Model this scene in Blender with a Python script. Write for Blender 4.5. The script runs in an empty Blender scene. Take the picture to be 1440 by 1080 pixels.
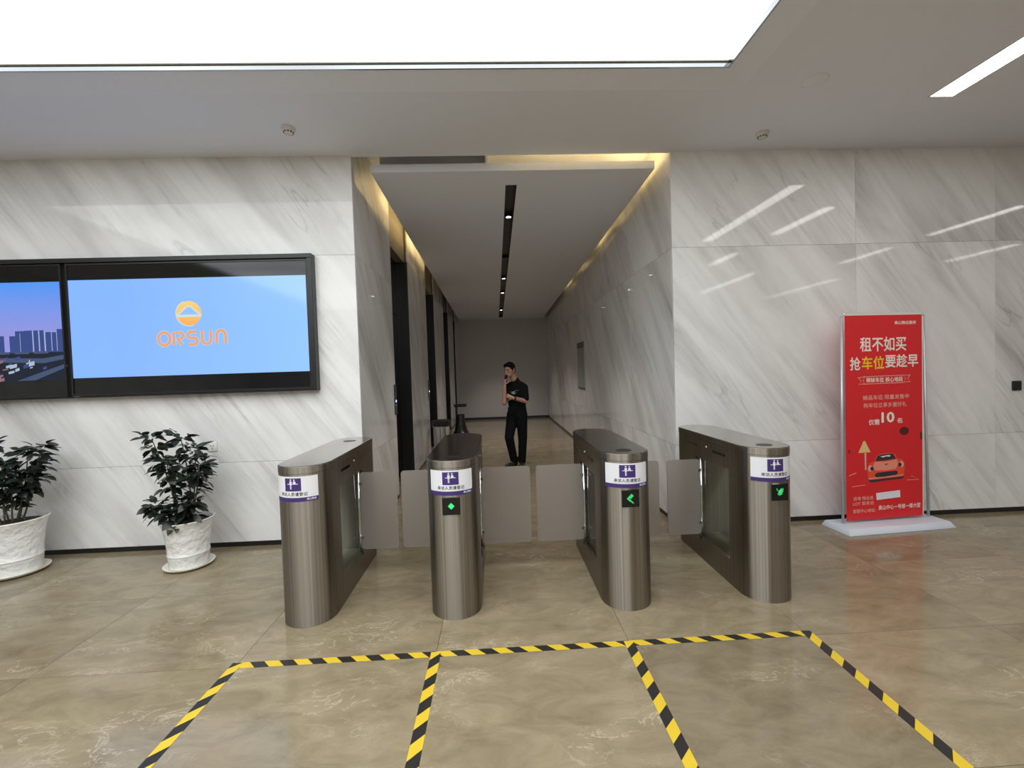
import bpy, bmesh, math, random
from mathutils import Vector, Matrix
from mathutils.bvhtree import BVHTree
R = math.radians
PI = math.pi
scene = bpy.context.scene
COL = scene.collection

# ------------------------------------------------------------------ camera, world, exposure
YAW, PITCH, ROLL, CAM_H = R(2.12), R(1.65), R(-1.82), 1.57
fwd = Vector((math.sin(YAW)*math.cos(PITCH), math.cos(YAW)*math.cos(PITCH), -math.sin(PITCH)))
rt = Vector((math.cos(YAW), -math.sin(YAW), 0)); up = rt.cross(fwd)
cx = rt*math.cos(ROLL) + up*math.sin(ROLL); cyv = -rt*math.sin(ROLL) + up*math.cos(ROLL)
cam_d = bpy.data.cameras.new('camera'); cam = bpy.data.objects.new('camera', cam_d); COL.objects.link(cam)
m = Matrix((cx, cyv, -fwd)).transposed().to_4x4(); m.translation = (0, 0, CAM_H)
cam.matrix_world = m
cam_d.sensor_width = 36; cam_d.lens = 620/1440*36; cam_d.clip_start = .02
scene.camera = cam
w = bpy.data.worlds.new('world'); scene.world = w; w.use_nodes = True
w.node_tree.nodes['Background'].inputs[0].default_value = (.02, .02, .022, 1)
w.node_tree.nodes['Background'].inputs[1].default_value = .3
vs = scene.view_settings
vs.view_transform = 'Standard'; vs.look = 'None'; vs.gamma = 1; vs.use_curve_mapping = False
vs.exposure = 0.27
PANEL_L, LINEAR_L, COVE_L, SPOT_W = 2.55, 9.5, 15.0, 118.0

# ------------------------------------------------------------------ materials
def nodes_of(name):
    mt = bpy.data.materials.new(name); mt.use_nodes = True
    nt = mt.node_tree
    return mt, nt, nt.nodes['Principled BSDF']
def pbr(name, col, rough=.5, metal=0, spec=.5, noise=0, nscale=30, bump=0, trans=0, coat=0, ior=1.5):
    mt, nt, b = nodes_of(name)
    b.inputs['Base Color'].default_value = (*col, 1); b.inputs['Roughness'].default_value = rough
    b.inputs['Metallic'].default_value = metal; b.inputs['Specular IOR Level'].default_value = spec
    b.inputs['Transmission Weight'].default_value = trans; b.inputs['Coat Weight'].default_value = coat
    b.inputs['IOR'].default_value = ior
    if noise or bump:
        tc = nt.nodes.new('ShaderNodeTexCoord'); n = nt.nodes.new('ShaderNodeTexNoise')
        n.inputs['Scale'].default_value = nscale; n.inputs['Detail'].default_value = 5
        nt.links.new(tc.outputs['Object'], n.inputs['Vector'])
        if noise:
            mx = nt.nodes.new('ShaderNodeMix'); mx.data_type = 'RGBA'
            mx.inputs[6].default_value = tuple(max(0, c*(1-noise)) for c in col)+(1,)
            mx.inputs[7].default_value = tuple(min(1, c*(1+noise)) for c in col)+(1,)
            nt.links.new(n.outputs['Fac'], mx.inputs[0]); nt.links.new(mx.outputs[2], b.inputs['Base Color'])
        if bump:
            bp = nt.nodes.new('ShaderNodeBump'); bp.inputs['Strength'].default_value = bump; bp.inputs['Distance'].default_value = .025
            nt.links.new(n.outputs['Fac'], bp.inputs['Height']); nt.links.new(bp.outputs[0], b.inputs['Normal'])
    return mt
def emit(name, col, strength, sample=True):
    mt, nt, b = nodes_of(name)
    b.inputs['Base Color'].default_value = (0, 0, 0, 1) ; b.inputs['Specular IOR Level'].default_value = .2
    b.inputs['Emission Color'].default_value = (*col, 1); b.inputs['Emission Strength'].default_value = strength
    if not sample: mt.cycles.emission_sampling = 'NONE'
    return mt

def marble(name, sx, sy, light=(.83, .825, .815), dark=(.44, .42, .41), cloud=.62):
    """polished white stone, grey veins falling along +s where s = sx*X + sy*Y"""
    mt, nt, b = nodes_of(name); N = nt.nodes.new; L = nt.links.new
    g = N('ShaderNodeNewGeometry'); oi = N('ShaderNodeObjectInfo'); sep = N('ShaderNodeSeparateXYZ')
    L(g.outputs['Position'], sep.inputs[0])
    def math_(op, a, c):
        n = N('ShaderNodeMath'); n.operation = op
        for i, v in enumerate((a, c)):
            if isinstance(v, (int, float)): n.inputs[i].default_value = v
            else: L(v, n.inputs[i])
        return n.outputs[0]
    s = math_('ADD', math_('MULTIPLY', sep.outputs[0], sx), math_('MULTIPLY', sep.outputs[1], sy))
    z = sep.outputs[2]; rnd = math_('MULTIPLY', oi.outputs['Random'], 9.0)
    u = math_('ADD', math_('MULTIPLY', s, .60), math_('MULTIPLY', z, -.80))
    v = math_('ADD', math_('MULTIPLY', s, .80), math_('MULTIPLY', z, .60))
    def vec(ku, kv):
        c = N('ShaderNodeCombineXYZ'); L(math_('MULTIPLY', u, ku), c.inputs[0]); L(math_('MULTIPLY', v, kv), c.inputs[1]); L(rnd, c.inputs[2]); return c.outputs[0]
    def noise(vv, sc, det, dist, rough=.55):
        n = N('ShaderNodeTexNoise'); n.inputs['Scale'].default_value = sc; n.inputs['Detail'].default_value = det
        n.inputs['Distortion'].default_value = dist; n.inputs['Roughness'].default_value = rough; L(vv, n.inputs['Vector']); return n.outputs['Fac']
    def ramp(f, stops):
        r = N('ShaderNodeValToRGB'); e = r.color_ramp.elements
        e[0].position, e[0].color = stops[0][0], (*(stops[0][1],)*3, 1); e[1].position, e[1].color = stops[-1][0], (*(stops[-1][1],)*3, 1)
        for p, c in stops[1:-1]:
            x = e.new(p); x.color = (c, c, c, 1)
        L(f, r.inputs[0]); return r.outputs[0]
    bands = ramp(noise(vec(.42, 2.3), 1.0, 6, .45), [(.42, 0), (.56, .40), (.70, .95)])
    streak = ramp(noise(vec(.55, 11.0), 1.0, 7, .3, .68), [(.46, 0), (.72, .8)])
    vein = ramp(noise(vec(.5, 3.2), 1.0, 5, .9), [(.482, 0), (.5, 1), (.518, 0)])
    mask = ramp(noise(vec(1.1, 1.3), 1.2, 3, 0), [(.52, 0), (.66, .55)])
    patch = ramp(noise(vec(.6, 1.2), 1.1, 4, .4), [(.40, .12), (.64, 1)])
    tot = math_('ADD', math_('MULTIPLY', bands, cloud), math_('MULTIPLY', math_('MULTIPLY', streak, patch), .75))
    tot = math_('ADD', tot, math_('MULTIPLY', math_('MULTIPLY', vein, mask), .8))
    tot = math_('MINIMUM', tot, 1.0)
    mx = N('ShaderNodeMix'); mx.data_type = 'RGBA'; mx.inputs[6].default_value = (*light, 1); mx.inputs[7].default_value = (*dark, 1)
    L(tot, mx.inputs[0]); L(mx.outputs[2], b.inputs['Base Color'])
    b.inputs['Roughness'].default_value = .05; b.inputs['Specular IOR Level'].default_value = .30
    return mt

def floor_stone(name):
    mt, nt, b = nodes_of(name); N = nt.nodes.new; L = nt.links.new
    g = N('ShaderNodeNewGeometry'); oi = N('ShaderNodeObjectInfo')
    add = N('ShaderNodeVectorMath'); add.operation = 'ADD'; cmb = N('ShaderNodeCombineXYZ'); ml = N('ShaderNodeMath'); ml.operation = 'MULTIPLY'; ml.inputs[1].default_value = 30
    L(oi.outputs['Random'], ml.inputs[0]); L(ml.outputs[0], cmb.inputs[2]); L(g.outputs['Position'], add.inputs[0]); L(cmb.outputs[0], add.inputs[1])
    mp = N('ShaderNodeMapping'); mp.inputs['Rotation'].default_value = (0, 0, R(-35)); mp.inputs['Scale'].default_value = (1, 2.0, 1); L(add.outputs[0], mp.inputs[0])
    def noise(sc, det, dist, rough=.6):
        n = N('ShaderNodeTexNoise'); n.inputs['Scale'].default_value = sc; n.inputs['Detail'].default_value = det; n.inputs['Distortion'].default_value = dist
        n.inputs['Roughness'].default_value = rough; L(mp.outputs[0], n.inputs['Vector']); return n.outputs['Fac']
    r = N('ShaderNodeValToRGB'); e = r.color_ramp.elements
    e[0].position, e[0].color = .30, (.188, .149, .091, 1); e[1].position, e[1].color = .72, (.318, .260, .170, 1)
    x = e.new(.5); x.color = (.252, .203, .128, 1)
    L(noise(3.4, 10, .6, .68), r.inputs[0])
    v = N('ShaderNodeValToRGB'); e = v.color_ramp.elements
    e[0].position, e[0].color = .482, (0, 0, 0, 1); e[1].position, e[1].color = .518, (0, 0, 0, 1); x = e.new(.5); x.color = (1, 1, 1, 1)
    L(noise(3.6, 9, .9, .66), v.inputs[0])
    k = N('ShaderNodeValToRGB'); e = k.color_ramp.elements
    e[0].position, e[0].color = .50, (0, 0, 0, 1); e[1].position, e[1].color = .68, (.6, .6, .6, 1); L(noise(1.7, 3, .3), k.inputs[0])
    mm = N('ShaderNodeMath'); mm.operation = 'MULTIPLY'; L(v.outputs[0], mm.inputs[0]); L(k.outputs[0], mm.inputs[1])
    mx = N('ShaderNodeMix'); mx.data_type = 'RGBA'; mx.inputs[7].default_value = (.56, .49, .38, 1); L(mm.outputs[0], mx.inputs[0]); L(r.outputs[0], mx.inputs[6])
    hs = N('ShaderNodeHueSaturation'); mr = N('ShaderNodeMapRange'); mr.inputs[3].default_value = .86; mr.inputs[4].default_value = 1.13
    L(oi.outputs['Random'], mr.inputs[0]); L(mr.outputs[0], hs.inputs['Value']); L(mx.outputs[2], hs.inputs['Color']); L(hs.outputs[0], b.inputs['Base Color'])
    b.inputs['Roughness'].default_value = .13; b.inputs['Specular IOR Level'].default_value = .45
    return mt

ROTN = .25
def steel(name, col=(.335, .305, .265), rough=.35, aniso=1.0):
    mt, nt, b = nodes_of(name); N = nt.nodes.new; L = nt.links.new
    b.inputs['Base Color'].default_value = (*col, 1); b.inputs['Metallic'].default_value = 1; b.inputs['Roughness'].default_value = rough
    b.inputs['Anisotropic'].default_value = aniso; b.inputs['Anisotropic Rotation'].default_value = ROTN
    t = N('ShaderNodeTangent'); t.direction_type = 'RADIAL'; t.axis = 'Z'; L(t.outputs[0], b.inputs['Tangent'])
    tc = N('ShaderNodeTexCoord'); mp = N('ShaderNodeMapping'); mp.inputs['Scale'].default_value = (22, 22, .12); L(tc.outputs['Object'], mp.inputs[0])
    n = N('ShaderNodeTexNoise'); n.inputs['Scale'].default_value = 3; n.inputs['Detail'].default_value = 3; L(mp.outputs[0], n.inputs['Vector'])
    mr = N('ShaderNodeMapRange'); mr.inputs[3].default_value = rough-.02; mr.inputs[4].default_value = rough+.02; L(n.outputs['Fac'], mr.inputs[0]); L(mr.outputs[0], b.inputs['Roughness'])
    cm = N('ShaderNodeMix'); cm.data_type = 'RGBA'; cm.inputs[6].default_value = (*[k*.80 for k in col], 1); cm.inputs[7].default_value = (*[k*1.22 for k in col], 1)
    st = N('ShaderNodeMapRange'); st.inputs[1].default_value = .32; st.inputs[2].default_value = .68; L(n.outputs['Fac'], st.inputs[0]); L(st.outputs[0], cm.inputs[0]); L(cm.outputs[2], b.inputs['Base Color'])
    return mt

def diffuser(name, col, strength):
    mt, nt, b = nodes_of(name); N = nt.nodes.new; L = nt.links.new
    b.inputs['Base Color'].default_value = (.8, .8, .8, 1)
    g = N('ShaderNodeNewGeometry'); mp = N('ShaderNodeMapping'); mp.inputs['Scale'].default_value = (.55, 1.5, 1); L(g.outputs['Position'], mp.inputs[0])
    n = N('ShaderNodeTexNoise'); n.inputs['Scale'].default_value = 1.1; n.inputs['Detail'].default_value = 2; L(mp.outputs[0], n.inputs['Vector'])
    mr = N('ShaderNodeMapRange'); mr.inputs[1].default_value = .3; mr.inputs[2].default_value = .7; mr.inputs[3].default_value = strength*.72; mr.inputs[4].default_value = strength*1.28
    L(n.outputs['Fac'], mr.inputs[0]); L(mr.outputs[0], b.inputs['Emission Strength']); b.inputs['Emission Color'].default_value = (*col, 1)
    return mt

M = {}
M['wallA'] = marble('white_marble', 1, 1)
M['wallB'] = marble('white_marble_corridor', 1, -1)
M['floor'] = floor_stone('beige_marble')
M['grout'] = pbr('grout', (.16, .14, .11), .8)
M['paint'] = pbr('ceiling_paint', (.83, .85, .93), .75, noise=.02)
M['endwall'] = pbr('grey_wall_paint', (.62, .59, .59), .6, noise=.03, nscale=4)
M['black'] = pbr('black_plastic', (.012, .012, .013), .35)
M['skirting'] = pbr('black_skirting', (.012, .011, .011), .3)
M['blackglass'] = pbr('black_glass', (.006, .006, .007), .06)
M['bronze'] = pbr('bronze_panel', (.30, .255, .19), .45, metal=.35, noise=.05)
M['darksteel'] = pbr('dark_trim_metal', (.10, .10, .10), .22, metal=1)
M['trim'] = pbr('mirror_trim', (.28, .29, .30), .12, metal=1)
M['steel'] = steel('brushed_steel')
M['lid'] = pbr('polished_steel_lid', (.50, .485, .46), .17, metal=1)
M['chrome'] = pbr('chrome', (.72, .72, .72), .08, metal=1)
def thin_glass(name, tint):
    mt, nt, b = nodes_of(name); N = nt.nodes.new; L = nt.links.new
    tr = N('ShaderNodeBsdfTransparent'); tr.inputs[0].default_value = (*tint, 1); gl = N('ShaderNodeBsdfGlossy'); gl.inputs['Roughness'].default_value = .02
    fr = N('ShaderNodeFresnel'); fr.inputs[0].default_value = 1.45; mx = N('ShaderNodeMixShader'); ge = N('ShaderNodeNewGeometry'); iv = N('ShaderNodeMath'); iv.operation = 'SUBTRACT'; iv.inputs[0].default_value = 1; L(ge.outputs['Backfacing'], iv.inputs[1])
    mu = N('ShaderNodeMath'); mu.operation = 'MULTIPLY'; L(fr.outputs[0], mu.inputs[0]); L(iv.outputs[0], mu.inputs[1]); L(mu.outputs[0], mx.inputs[0]); L(tr.outputs[0], mx.inputs[1]); L(gl.outputs[0], mx.inputs[2])
    L(mx.outputs[0], nt.nodes['Material Output'].inputs['Surface']); return mt
M['glass'] = thin_glass('clear_glass', (.90, .93, .915))
M['wing'] = pbr('frosted_acrylic', (.56, .51, .47), .55, trans=.72, ior=1.2)
M['white'] = pbr('white_print', (.80, .80, .84), .45)
M['purple'] = pbr('purple_print', (.055, .028, .17), .45)
M['ink'] = pbr('black_ink', (.03, .03, .04), .5)
M['yellow'] = pbr('tape_yellow', (.68, .47, .028), .45, noise=.06)
M['tapeblack'] = pbr('tape_black', (.018, .017, .016), .4, noise=.3)
M['pot'] = pbr('white_ceramic', (.80, .79, .76), .35, bump=.9, nscale=16)
M['saucer'] = pbr('cream_plastic', (.78, .75, .66), .35)
M['soil'] = pbr('soil', (.035, .025, .018), .9, noise=.5, bump=1)
M['leaf'] = pbr('dark_green_leaf', (.013, .020, .012), .36, noise=.35, nscale=9)
M['stem'] = pbr('plant_stem', (.09, .085, .05), .7)
M['banner'] = pbr('red_banner_print', (.72, .020, .026), .42)
M['bannergrey'] = pbr('banner_stand_grey', (.66, .70, .78), .4)
M['alu'] = pbr('banner_pole', (.62, .64, .66), .35, metal=.5)
M['offwhite'] = pbr('cream_print', (.86, .82, .74), .5)
M['pink'] = pbr('pale_pink_print', (.80, .42, .34), .5)
M['gold'] = pbr('yellow_print', (.90, .62, .02), .5)
M['carred'] = pbr('car_red_print', (.82, .09, .04), .45)
M['carlight'] = pbr('car_highlight_print', (.88, .28, .20), .45)
M['tan'] = pbr('tan_print', (.80, .56, .22), .5)
M['plastic'] = pbr('white_plastic', (.72, .71, .68), .4)
M['skin'] = pbr('skin', (.42, .235, .16), .5)
M['hair'] = pbr('black_hair', (.008, .006, .006), .8, spec=.15, noise=.3, nscale=60, bump=.6)
M['cloth'] = pbr('black_cotton', (.006, .006, .007), .9, spec=.15, bump=.3, nscale=14)
M['trouser'] = pbr('black_trousers', (.005, .005, .006), .9, spec=.15, bump=.3, nscale=12)
M['shoe'] = pbr('black_shoe', (.010, .010, .010), .45)
M['shirtlogo'] = pbr('pale_shirt_print', (.62, .66, .66), .6)
M['sign'] = pbr('grey_acrylic_sign', (.30, .32, .31), .15)
M['panel_glow'] = diffuser('luminous_membrane', (.925, .975, 1.0), PANEL_L)
M['linear'] = emit('linear_lamp_white', (1, .985, .95), LINEAR_L)
M['cove'] = emit('warm_led', (1, .70, .28), COVE_L)
M['spot'] = emit('spot_lens', (1, .98, .95), 6, False)
M['led'] = emit('green_led', (.06, .85, .25), .95, False)
M['bluelight'] = emit('blue_indicator', (.45, .55, 1), 1.6, False)
M['whitelight'] = emit('white_indicator', (.9, .9, .9), 1.2, False)

# ------------------------------------------------------------------ mesh helpers
def obj(name, me, mat=None, parent=None, loc=(0, 0, 0), smooth=False):
    o = bpy.data.objects.new(name, me); COL.objects.link(o); o.location = loc
    if mat is not None:
        for q in (mat if isinstance(mat, (list, tuple)) else [mat]):
            me.materials.append(q)
    if parent is not None: o.parent = parent
    if smooth and len(me.polygons): me.polygons.foreach_set('use_smooth', [True]*len(me.polygons))
    return o
def mesh(v, f, name='mesh', idx=None):
    me = bpy.data.meshes.new(name); me.from_pydata([tuple(p) for p in v], [], f)
    if idx: me.polygons.foreach_set('material_index', idx)
    me.update(); return me
class MB:
    def __init__(s): s.v = []; s.f = []
    def add(s, v, f):
        o = len(s.v); s.v += [tuple(p) for p in v]; s.f += [tuple(i+o for i in q) for q in f]; return s
    def box(s, x0, x1, y0, y1, z0, z1):
        return s.add([(x0, y0, z0), (x1, y0, z0), (x1, y1, z0), (x0, y1, z0), (x0, y0, z1), (x1, y0, z1), (x1, y1, z1), (x0, y1, z1)],
                     [(3, 2, 1, 0), (4, 5, 6, 7), (0, 1, 5, 4), (1, 2, 6, 5), (2, 3, 7, 6), (3, 0, 4, 7)])
    def prism(s, pts, z0, z1):           # counter-clockwise outline in xy
        n = len(pts)
        return s.add([(x, y, z0) for x, y in pts]+[(x, y, z1) for x, y in pts],
                     [tuple(range(n-1, -1, -1)), tuple(range(n, 2*n))]+[(i, (i+1) % n, n+(i+1) % n, n+i) for i in range(n)])
    def lathe(s, prof, n=32, c=(0, 0, 0)):
        v = []; f = []
        for r, z in prof: v += [(c[0]+r*math.cos(2*PI*k/n), c[1]+r*math.sin(2*PI*k/n), c[2]+z) for k in range(n)]
        for i in range(len(prof)-1):
            for k in range(n): f.append((i*n+k, i*n+(k+1) % n, (i+1)*n+(k+1) % n, (i+1)*n+k))
        if prof[0][0] > 1e-6: f.append(tuple(range(n-1, -1, -1)))
        if prof[-1][0] > 1e-6: f.append(tuple((len(prof)-1)*n+k for k in range(n)))
        return s.add(v, f)
    def tube(s, pts, rad, n=8):
        pts = [Vector(p) for p in pts]; m_ = len(pts); v = []; f = []
        rad = rad if isinstance(rad, (list, tuple)) else [rad]*m_
        ref = Vector((0, 0, 1)) if abs((pts[-1]-pts[0]).normalized().z) < .9 else Vector((1, 0, 0))
        for i, p in enumerate(pts):
            d = (pts[min(i+1, m_-1)]-pts[max(i-1, 0)]).normalized(); a = d.cross(ref).normalized(); b_ = d.cross(a)
            v += [p+(a*math.cos(2*PI*k/n)+b_*math.sin(2*PI*k/n))*rad[i] for k in range(n)]
        for i in range(m_-1):
            for k in range(n): f.append((i*n+k, i*n+(k+1) % n, (i+1)*n+(k+1) % n, (i+1)*n+k))
        f += [tuple(range(n-1, -1, -1)), tuple((m_-1)*n+k for k in range(n))]
        return s.add(v, f)
    def build(s, name, mat, parent=None, loc=(0, 0, 0), smooth=False):
        return obj(name, mesh(s.v, s.f, name), mat, parent, loc, smooth)
def flat_smooth(o, ang=35):
    me = o.data; me.polygons.foreach_set('use_smooth', [True]*len(me.polygons))
    bm = bmesh.new(); bm.from_mesh(me)
    for e in bm.edges:
        if len(e.link_faces) == 2 and e.calc_face_angle(0) > R(ang): e.smooth = False
    bm.to_mesh(me); bm.free(); return o
def bevel(o, width=.004, seg=2):
    bm = bmesh.new(); bm.from_mesh(o.data)
    es = [e for e in bm.edges if len(e.link_faces) == 2 and e.calc_face_angle(0) > R(40)]
    bmesh.ops.bevel(bm, geom=es, offset=width, segments=seg, profile=.5, affect='EDGES'); bm.to_mesh(o.data); bm.free()
    return flat_smooth(o)
def empty(name, loc=(0, 0, 0), rz=0):
    o = bpy.data.objects.new(name, None); COL.objects.link(o); o.location = loc; o.rotation_euler = (0, 0, rz); o.empty_display_size = .1; return o
def tag(o, label, cat, group=None):
    o['label'] = label; o['category'] = cat
    if group: o['group'] = group
    return o
def struct(o, label=None):
    o['kind'] = 'structure'
    if label: o['label'] = label
    return o
def text2d(body, size, bold=0.0, align='CENTER', spacing=1.0):
    c = bpy.data.curves.new('txt', 'FONT'); c.body = body; c.size = size; c.align_x = align; c.align_y = 'CENTER'; c.resolution_u = 2; c.space_character = spacing
    o = bpy.data.objects.new('txt', c); COL.objects.link(o); bpy.context.view_layer.update()
    me = bpy.data.meshes.new_from_object(o.evaluated_get(bpy.context.evaluated_depsgraph_get()))
    v = [(p.co.x, p.co.y) for p in me.vertices]; f = [tuple(p.vertices) for p in me.polygons]
    bpy.data.objects.remove(o); bpy.data.curves.remove(c); bpy.data.meshes.remove(me)
    # heavier strokes: the same outlines repeated a hair apart
    b = bold*.8
    return [([(x+dx, y+dy) for x, y in v], f) for dx, dy in (((0, 0), (b, 0), (-b, 0), (0, b), (0, -b)) if bold else ((0, 0),))]
def ribbon(pts, wd, closed=False):
    """flat stroke along 2d points"""
    n = len(pts); v = []; f = []
    for i in range(n):
        a = Vector(pts[(i-1) % n] if closed or i else pts[0]); b_ = Vector(pts[(i+1) % n] if closed or i < n-1 else pts[-1])
        d = (b_-a).normalized(); nn = Vector((-d.y, d.x))*wd/2; p = Vector(pts[i]); v += [tuple(p+nn), tuple(p-nn)]
    for i in range(n if closed else n-1):
        j = (i+1) % n; f.append((2*i, 2*i+1, 2*j+1, 2*j))
    return v, f
def arc(cx_, cy_, rx, ry, a0, a1, n=10):
    return [(cx_+rx*math.cos(R(a0+(a1-a0)*i/n)), cy_+ry*math.sin(R(a0+(a1-a0)*i/n))) for i in range(n+1)]
def flat(name, shapes, fn, mat, parent, extra=None):
    """2d shapes [(verts, faces)] mapped to 3d by fn(x, y) as one printed part"""
    mb = MB()
    for k, (v, f) in enumerate(shapes):
        q = [fn(x, y) for x, y in v]; mb.add([(a, b_-k*2e-5, c_) for a, b_, c_ in q], f)     # overlapping prints never share a plane
    return mb.build(name, mat, parent)
def poly(pts): return (pts, [tuple(range(len(pts)))])
def rect(x0, y0, x1, y1): return poly([(x0, y0), (x1, y0), (x1, y1), (x0, y1)])
def shift(s, dx, dy): return ([(x+dx, y+dy) for x, y in s[0]], s[1])

# ------------------------------------------------------------------ the setting
WY = 4.21            # front wall plane
XL, XR = -1.277, 1.735   # corridor walls
CE = 3.62            # hall ceiling
YE = 14.6            # corridor end
HX0, HX1, HY0 = -8.6, 11.4, -7.5
TOP = 3.88
rnd = random.Random(4)

fl = MB().box(HX0, HX1, HY0, .42, -.12, 0).box(HX0, -6.0, .42, WY+.3, -.12, 0).box(7.4, HX1, .42, WY+.3, -.12, 0).box(-6.0, 7.4, .42, WY+.3, -.12, -.012).box(XL-.45, XR+.3, WY+.3, YE+.3, -.12, -.012)
floor = struct(fl.build('floor', M['grout']), 'polished beige marble floor of large tiles')
for mt_ in (M['floor'],): floor.data.materials.append(mt_)
floor.data.polygons.foreach_set('material_index', [1]*18+[0]*12)
tile_cache = {}
def tile(x0, x1, y0, y1):
    if x1-x0 < .02 or y1-y0 < .02: return
    g = .0012; k = (round(x1-x0, 3), round(y1-y0, 3))
    if k not in tile_cache:
        me = mesh(*(lambda b: (b.v, b.f))(MB().box(g, k[0]-g, g, k[1]-g, -.012, 0)), 'tile'); me.materials.append(M['floor']); tile_cache[k] = me
    o = bpy.data.objects.new('tile', tile_cache[k]); COL.objects.link(o); o.parent = floor; o.location = (x0, y0, 0)
xs = [-6.0, -5.84, -4.75, -3.66, -2.57, -1.478, -.383, .715, 1.752, 2.84, 3.93, 5.02, 6.11, 7.2, 7.4]
ys = [.42, .725, 1.575, 2.425, 3.275, 4.125, WY+.3]
for i in range(len(xs)-1):
    for j in range(len(ys)-1): tile(xs[i], xs[i+1], ys[j], ys[j+1])
cxs = [XL-.45, -.383, .715, XR+.3]
cys = [WY+.3]+[4.975+.85*k for k in range(12)]; cys = [y for y in cys if y < YE+.1]+[YE+.3]
for i in range(3):
    for j in range(len(cys)-1): tile(cxs[i], cxs[i+1], cys[j], cys[j+1])

# hall ceiling with the opening of the luminous panel (shallow chamfer around it)
PX0, PX1, PY0, PY1 = -5.2, 1.705, -5.6, 3.085
cb = MB(); c = .2
o4 = [(HX0, HY0), (HX1, HY0), (HX1, WY+.03), (HX0, WY+.03)]
m4 = [(PX0-c, PY0-c), (PX1+c, PY0-c), (PX1+c, PY1+c), (PX0-c, PY1+c)]
i4 = [(PX0, PY0), (PX1, PY0), (PX1, PY1), (PX0, PY1)]
v = [(x, y, CE) for x, y in o4]+[(x, y, CE) for x, y in m4]+[(x, y, CE+.026) for x, y in i4]+[(x, y, CE+.2) for x, y in i4]+[(x, y, CE+.2) for x, y in o4]
f = []
for k in range(4):
    n = (k+1) % 4
    f += [(k, 4+k, 4+n, n), (4+k, 8+k, 8+n, 4+n), (8+k, 12+k, 12+n, 8+n), (12+k, 16+k, 16+n, 12+n), (16+k, k, n, 16+n)]
f.append((12, 13, 14, 15))
cb.add(v, f)
struct(cb.build('ceiling', M['paint']), 'pale painted hall ceiling')

lp = empty('luminous_ceiling_panel', ((PX0+PX1)/2, (PY0+PY1)/2, CE+.07))
tag(lp, 'huge glowing pale green-white light panel set into the hall ceiling', 'ceiling light')
hw, hd = (PX1-PX0)/2, (PY1-PY0)/2
obj('diffuser', mesh([(-hw+.004, -hd+.004, 0), (-hw+.004, hd-.004, 0), (hw-.004, hd-.004, 0), (hw-.004, -hd+.004, 0)], [(0, 1, 2, 3)]), M['panel_glow'], lp)
for (a, b_, c_, d_) in ((-hw, hw, hd-.012, hd), (-hw, hw, -hd, -hd+.012), (-hw, -hw+.012, -hd+.012, hd-.012), (hw-.012, hw, -hd+.012, hd-.012)):
    MB().box(a, b_, c_, d_, -.047, -.004).build('trim', M['trim'], lp)
    i_ = .014
    if b_-a > 1: MB().box(a+i_, b_-i_, c_-i_ if c_ > 0 else c_+i_, d_-i_ if c_ > 0 else d_+i_, -.012, -.004).build('inner_trim', M['plastic'], lp)

def wall_panels(parent, axis, plane, thick, ss, zs, mat, out):
    """stone panels; axis 'x': wall runs along x at y=plane, 'y': runs along y at x=plane; out = side that faces the room"""
    g = .0012
    for i in range(len(ss)-1):
        for j in range(len(zs)-1):
            a, b_ = ss[i]+g, ss[i+1]-g; z0, z1 = zs[j]+g, zs[j+1]-g
            p0, p1 = sorted((plane, plane-out*thick))
            mb = MB().box(a, b_, p0, p1, z0, z1) if axis == 'x' else MB().box(p0, p1, a, b_, z0, z1)
            mb.build('marble_panel', mat, parent)
zr = [.045, .80, 2.708, TOP]
zh = [.045, .80, 2.708, CE+.05]
T = .02
wl = struct(MB().box(HX0, XL-T, WY+T, WY+.3, 0, TOP).build('wall_front_left', M['grout']), 'white veined marble wall behind the wall screens')
wall_panels(wl, 'x', WY, T, [HX0, -7.0, -5.1, XL], zh, M['wallA'], -1)
wr = struct(MB().box(XR+T, HX1, WY+T, WY+.3, 0, TOP).build('wall_front_right', M['grout']), 'white veined marble wall behind the red banner')
wall_panels(wr, 'x', WY, T, [XR, 3.556, 4.978, 6.40, 7.82, 9.3, HX1], zh, M['wallA'], -1)
for nm, x0, x1 in (('baseboard_front_left', HX0, XL), ('baseboard_front_right', XR, HX1)):
    struct(MB().box(x0, x1, WY+.004, WY+T, 0, .046).build(nm, M['skirting']), 'thin black recessed skirting strip')
# corridor right wall
cr_ = struct(MB().box(XR+T, XR+.3, WY+.3, YE+.3, 0, TOP).build('wall_corridor_right', M['grout']), 'marble wall along the right of the lift corridor')
wall_panels(cr_, 'y', XR, T, [WY+T+.001, 5.6, 7.05, 8.5, 9.95, 11.4, 12.85, YE], zr, M['wallB'], -1)
struct(MB().box(XR+.003, XR+T, WY+T, YE, 0, .05).build('baseboard_corridor_right', M['skirting']))
# corridor end wall
struct(MB().box(XL-.45, XR+.3, YE, YE+.3, 0, TOP).build('wall_corridor_end', M['endwall']), 'plain grey end wall of the lift corridor')
struct(MB().box(XL, XR, YE-.012, YE, 0, .075).build('baseboard_corridor_end', M['skirting']))
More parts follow.
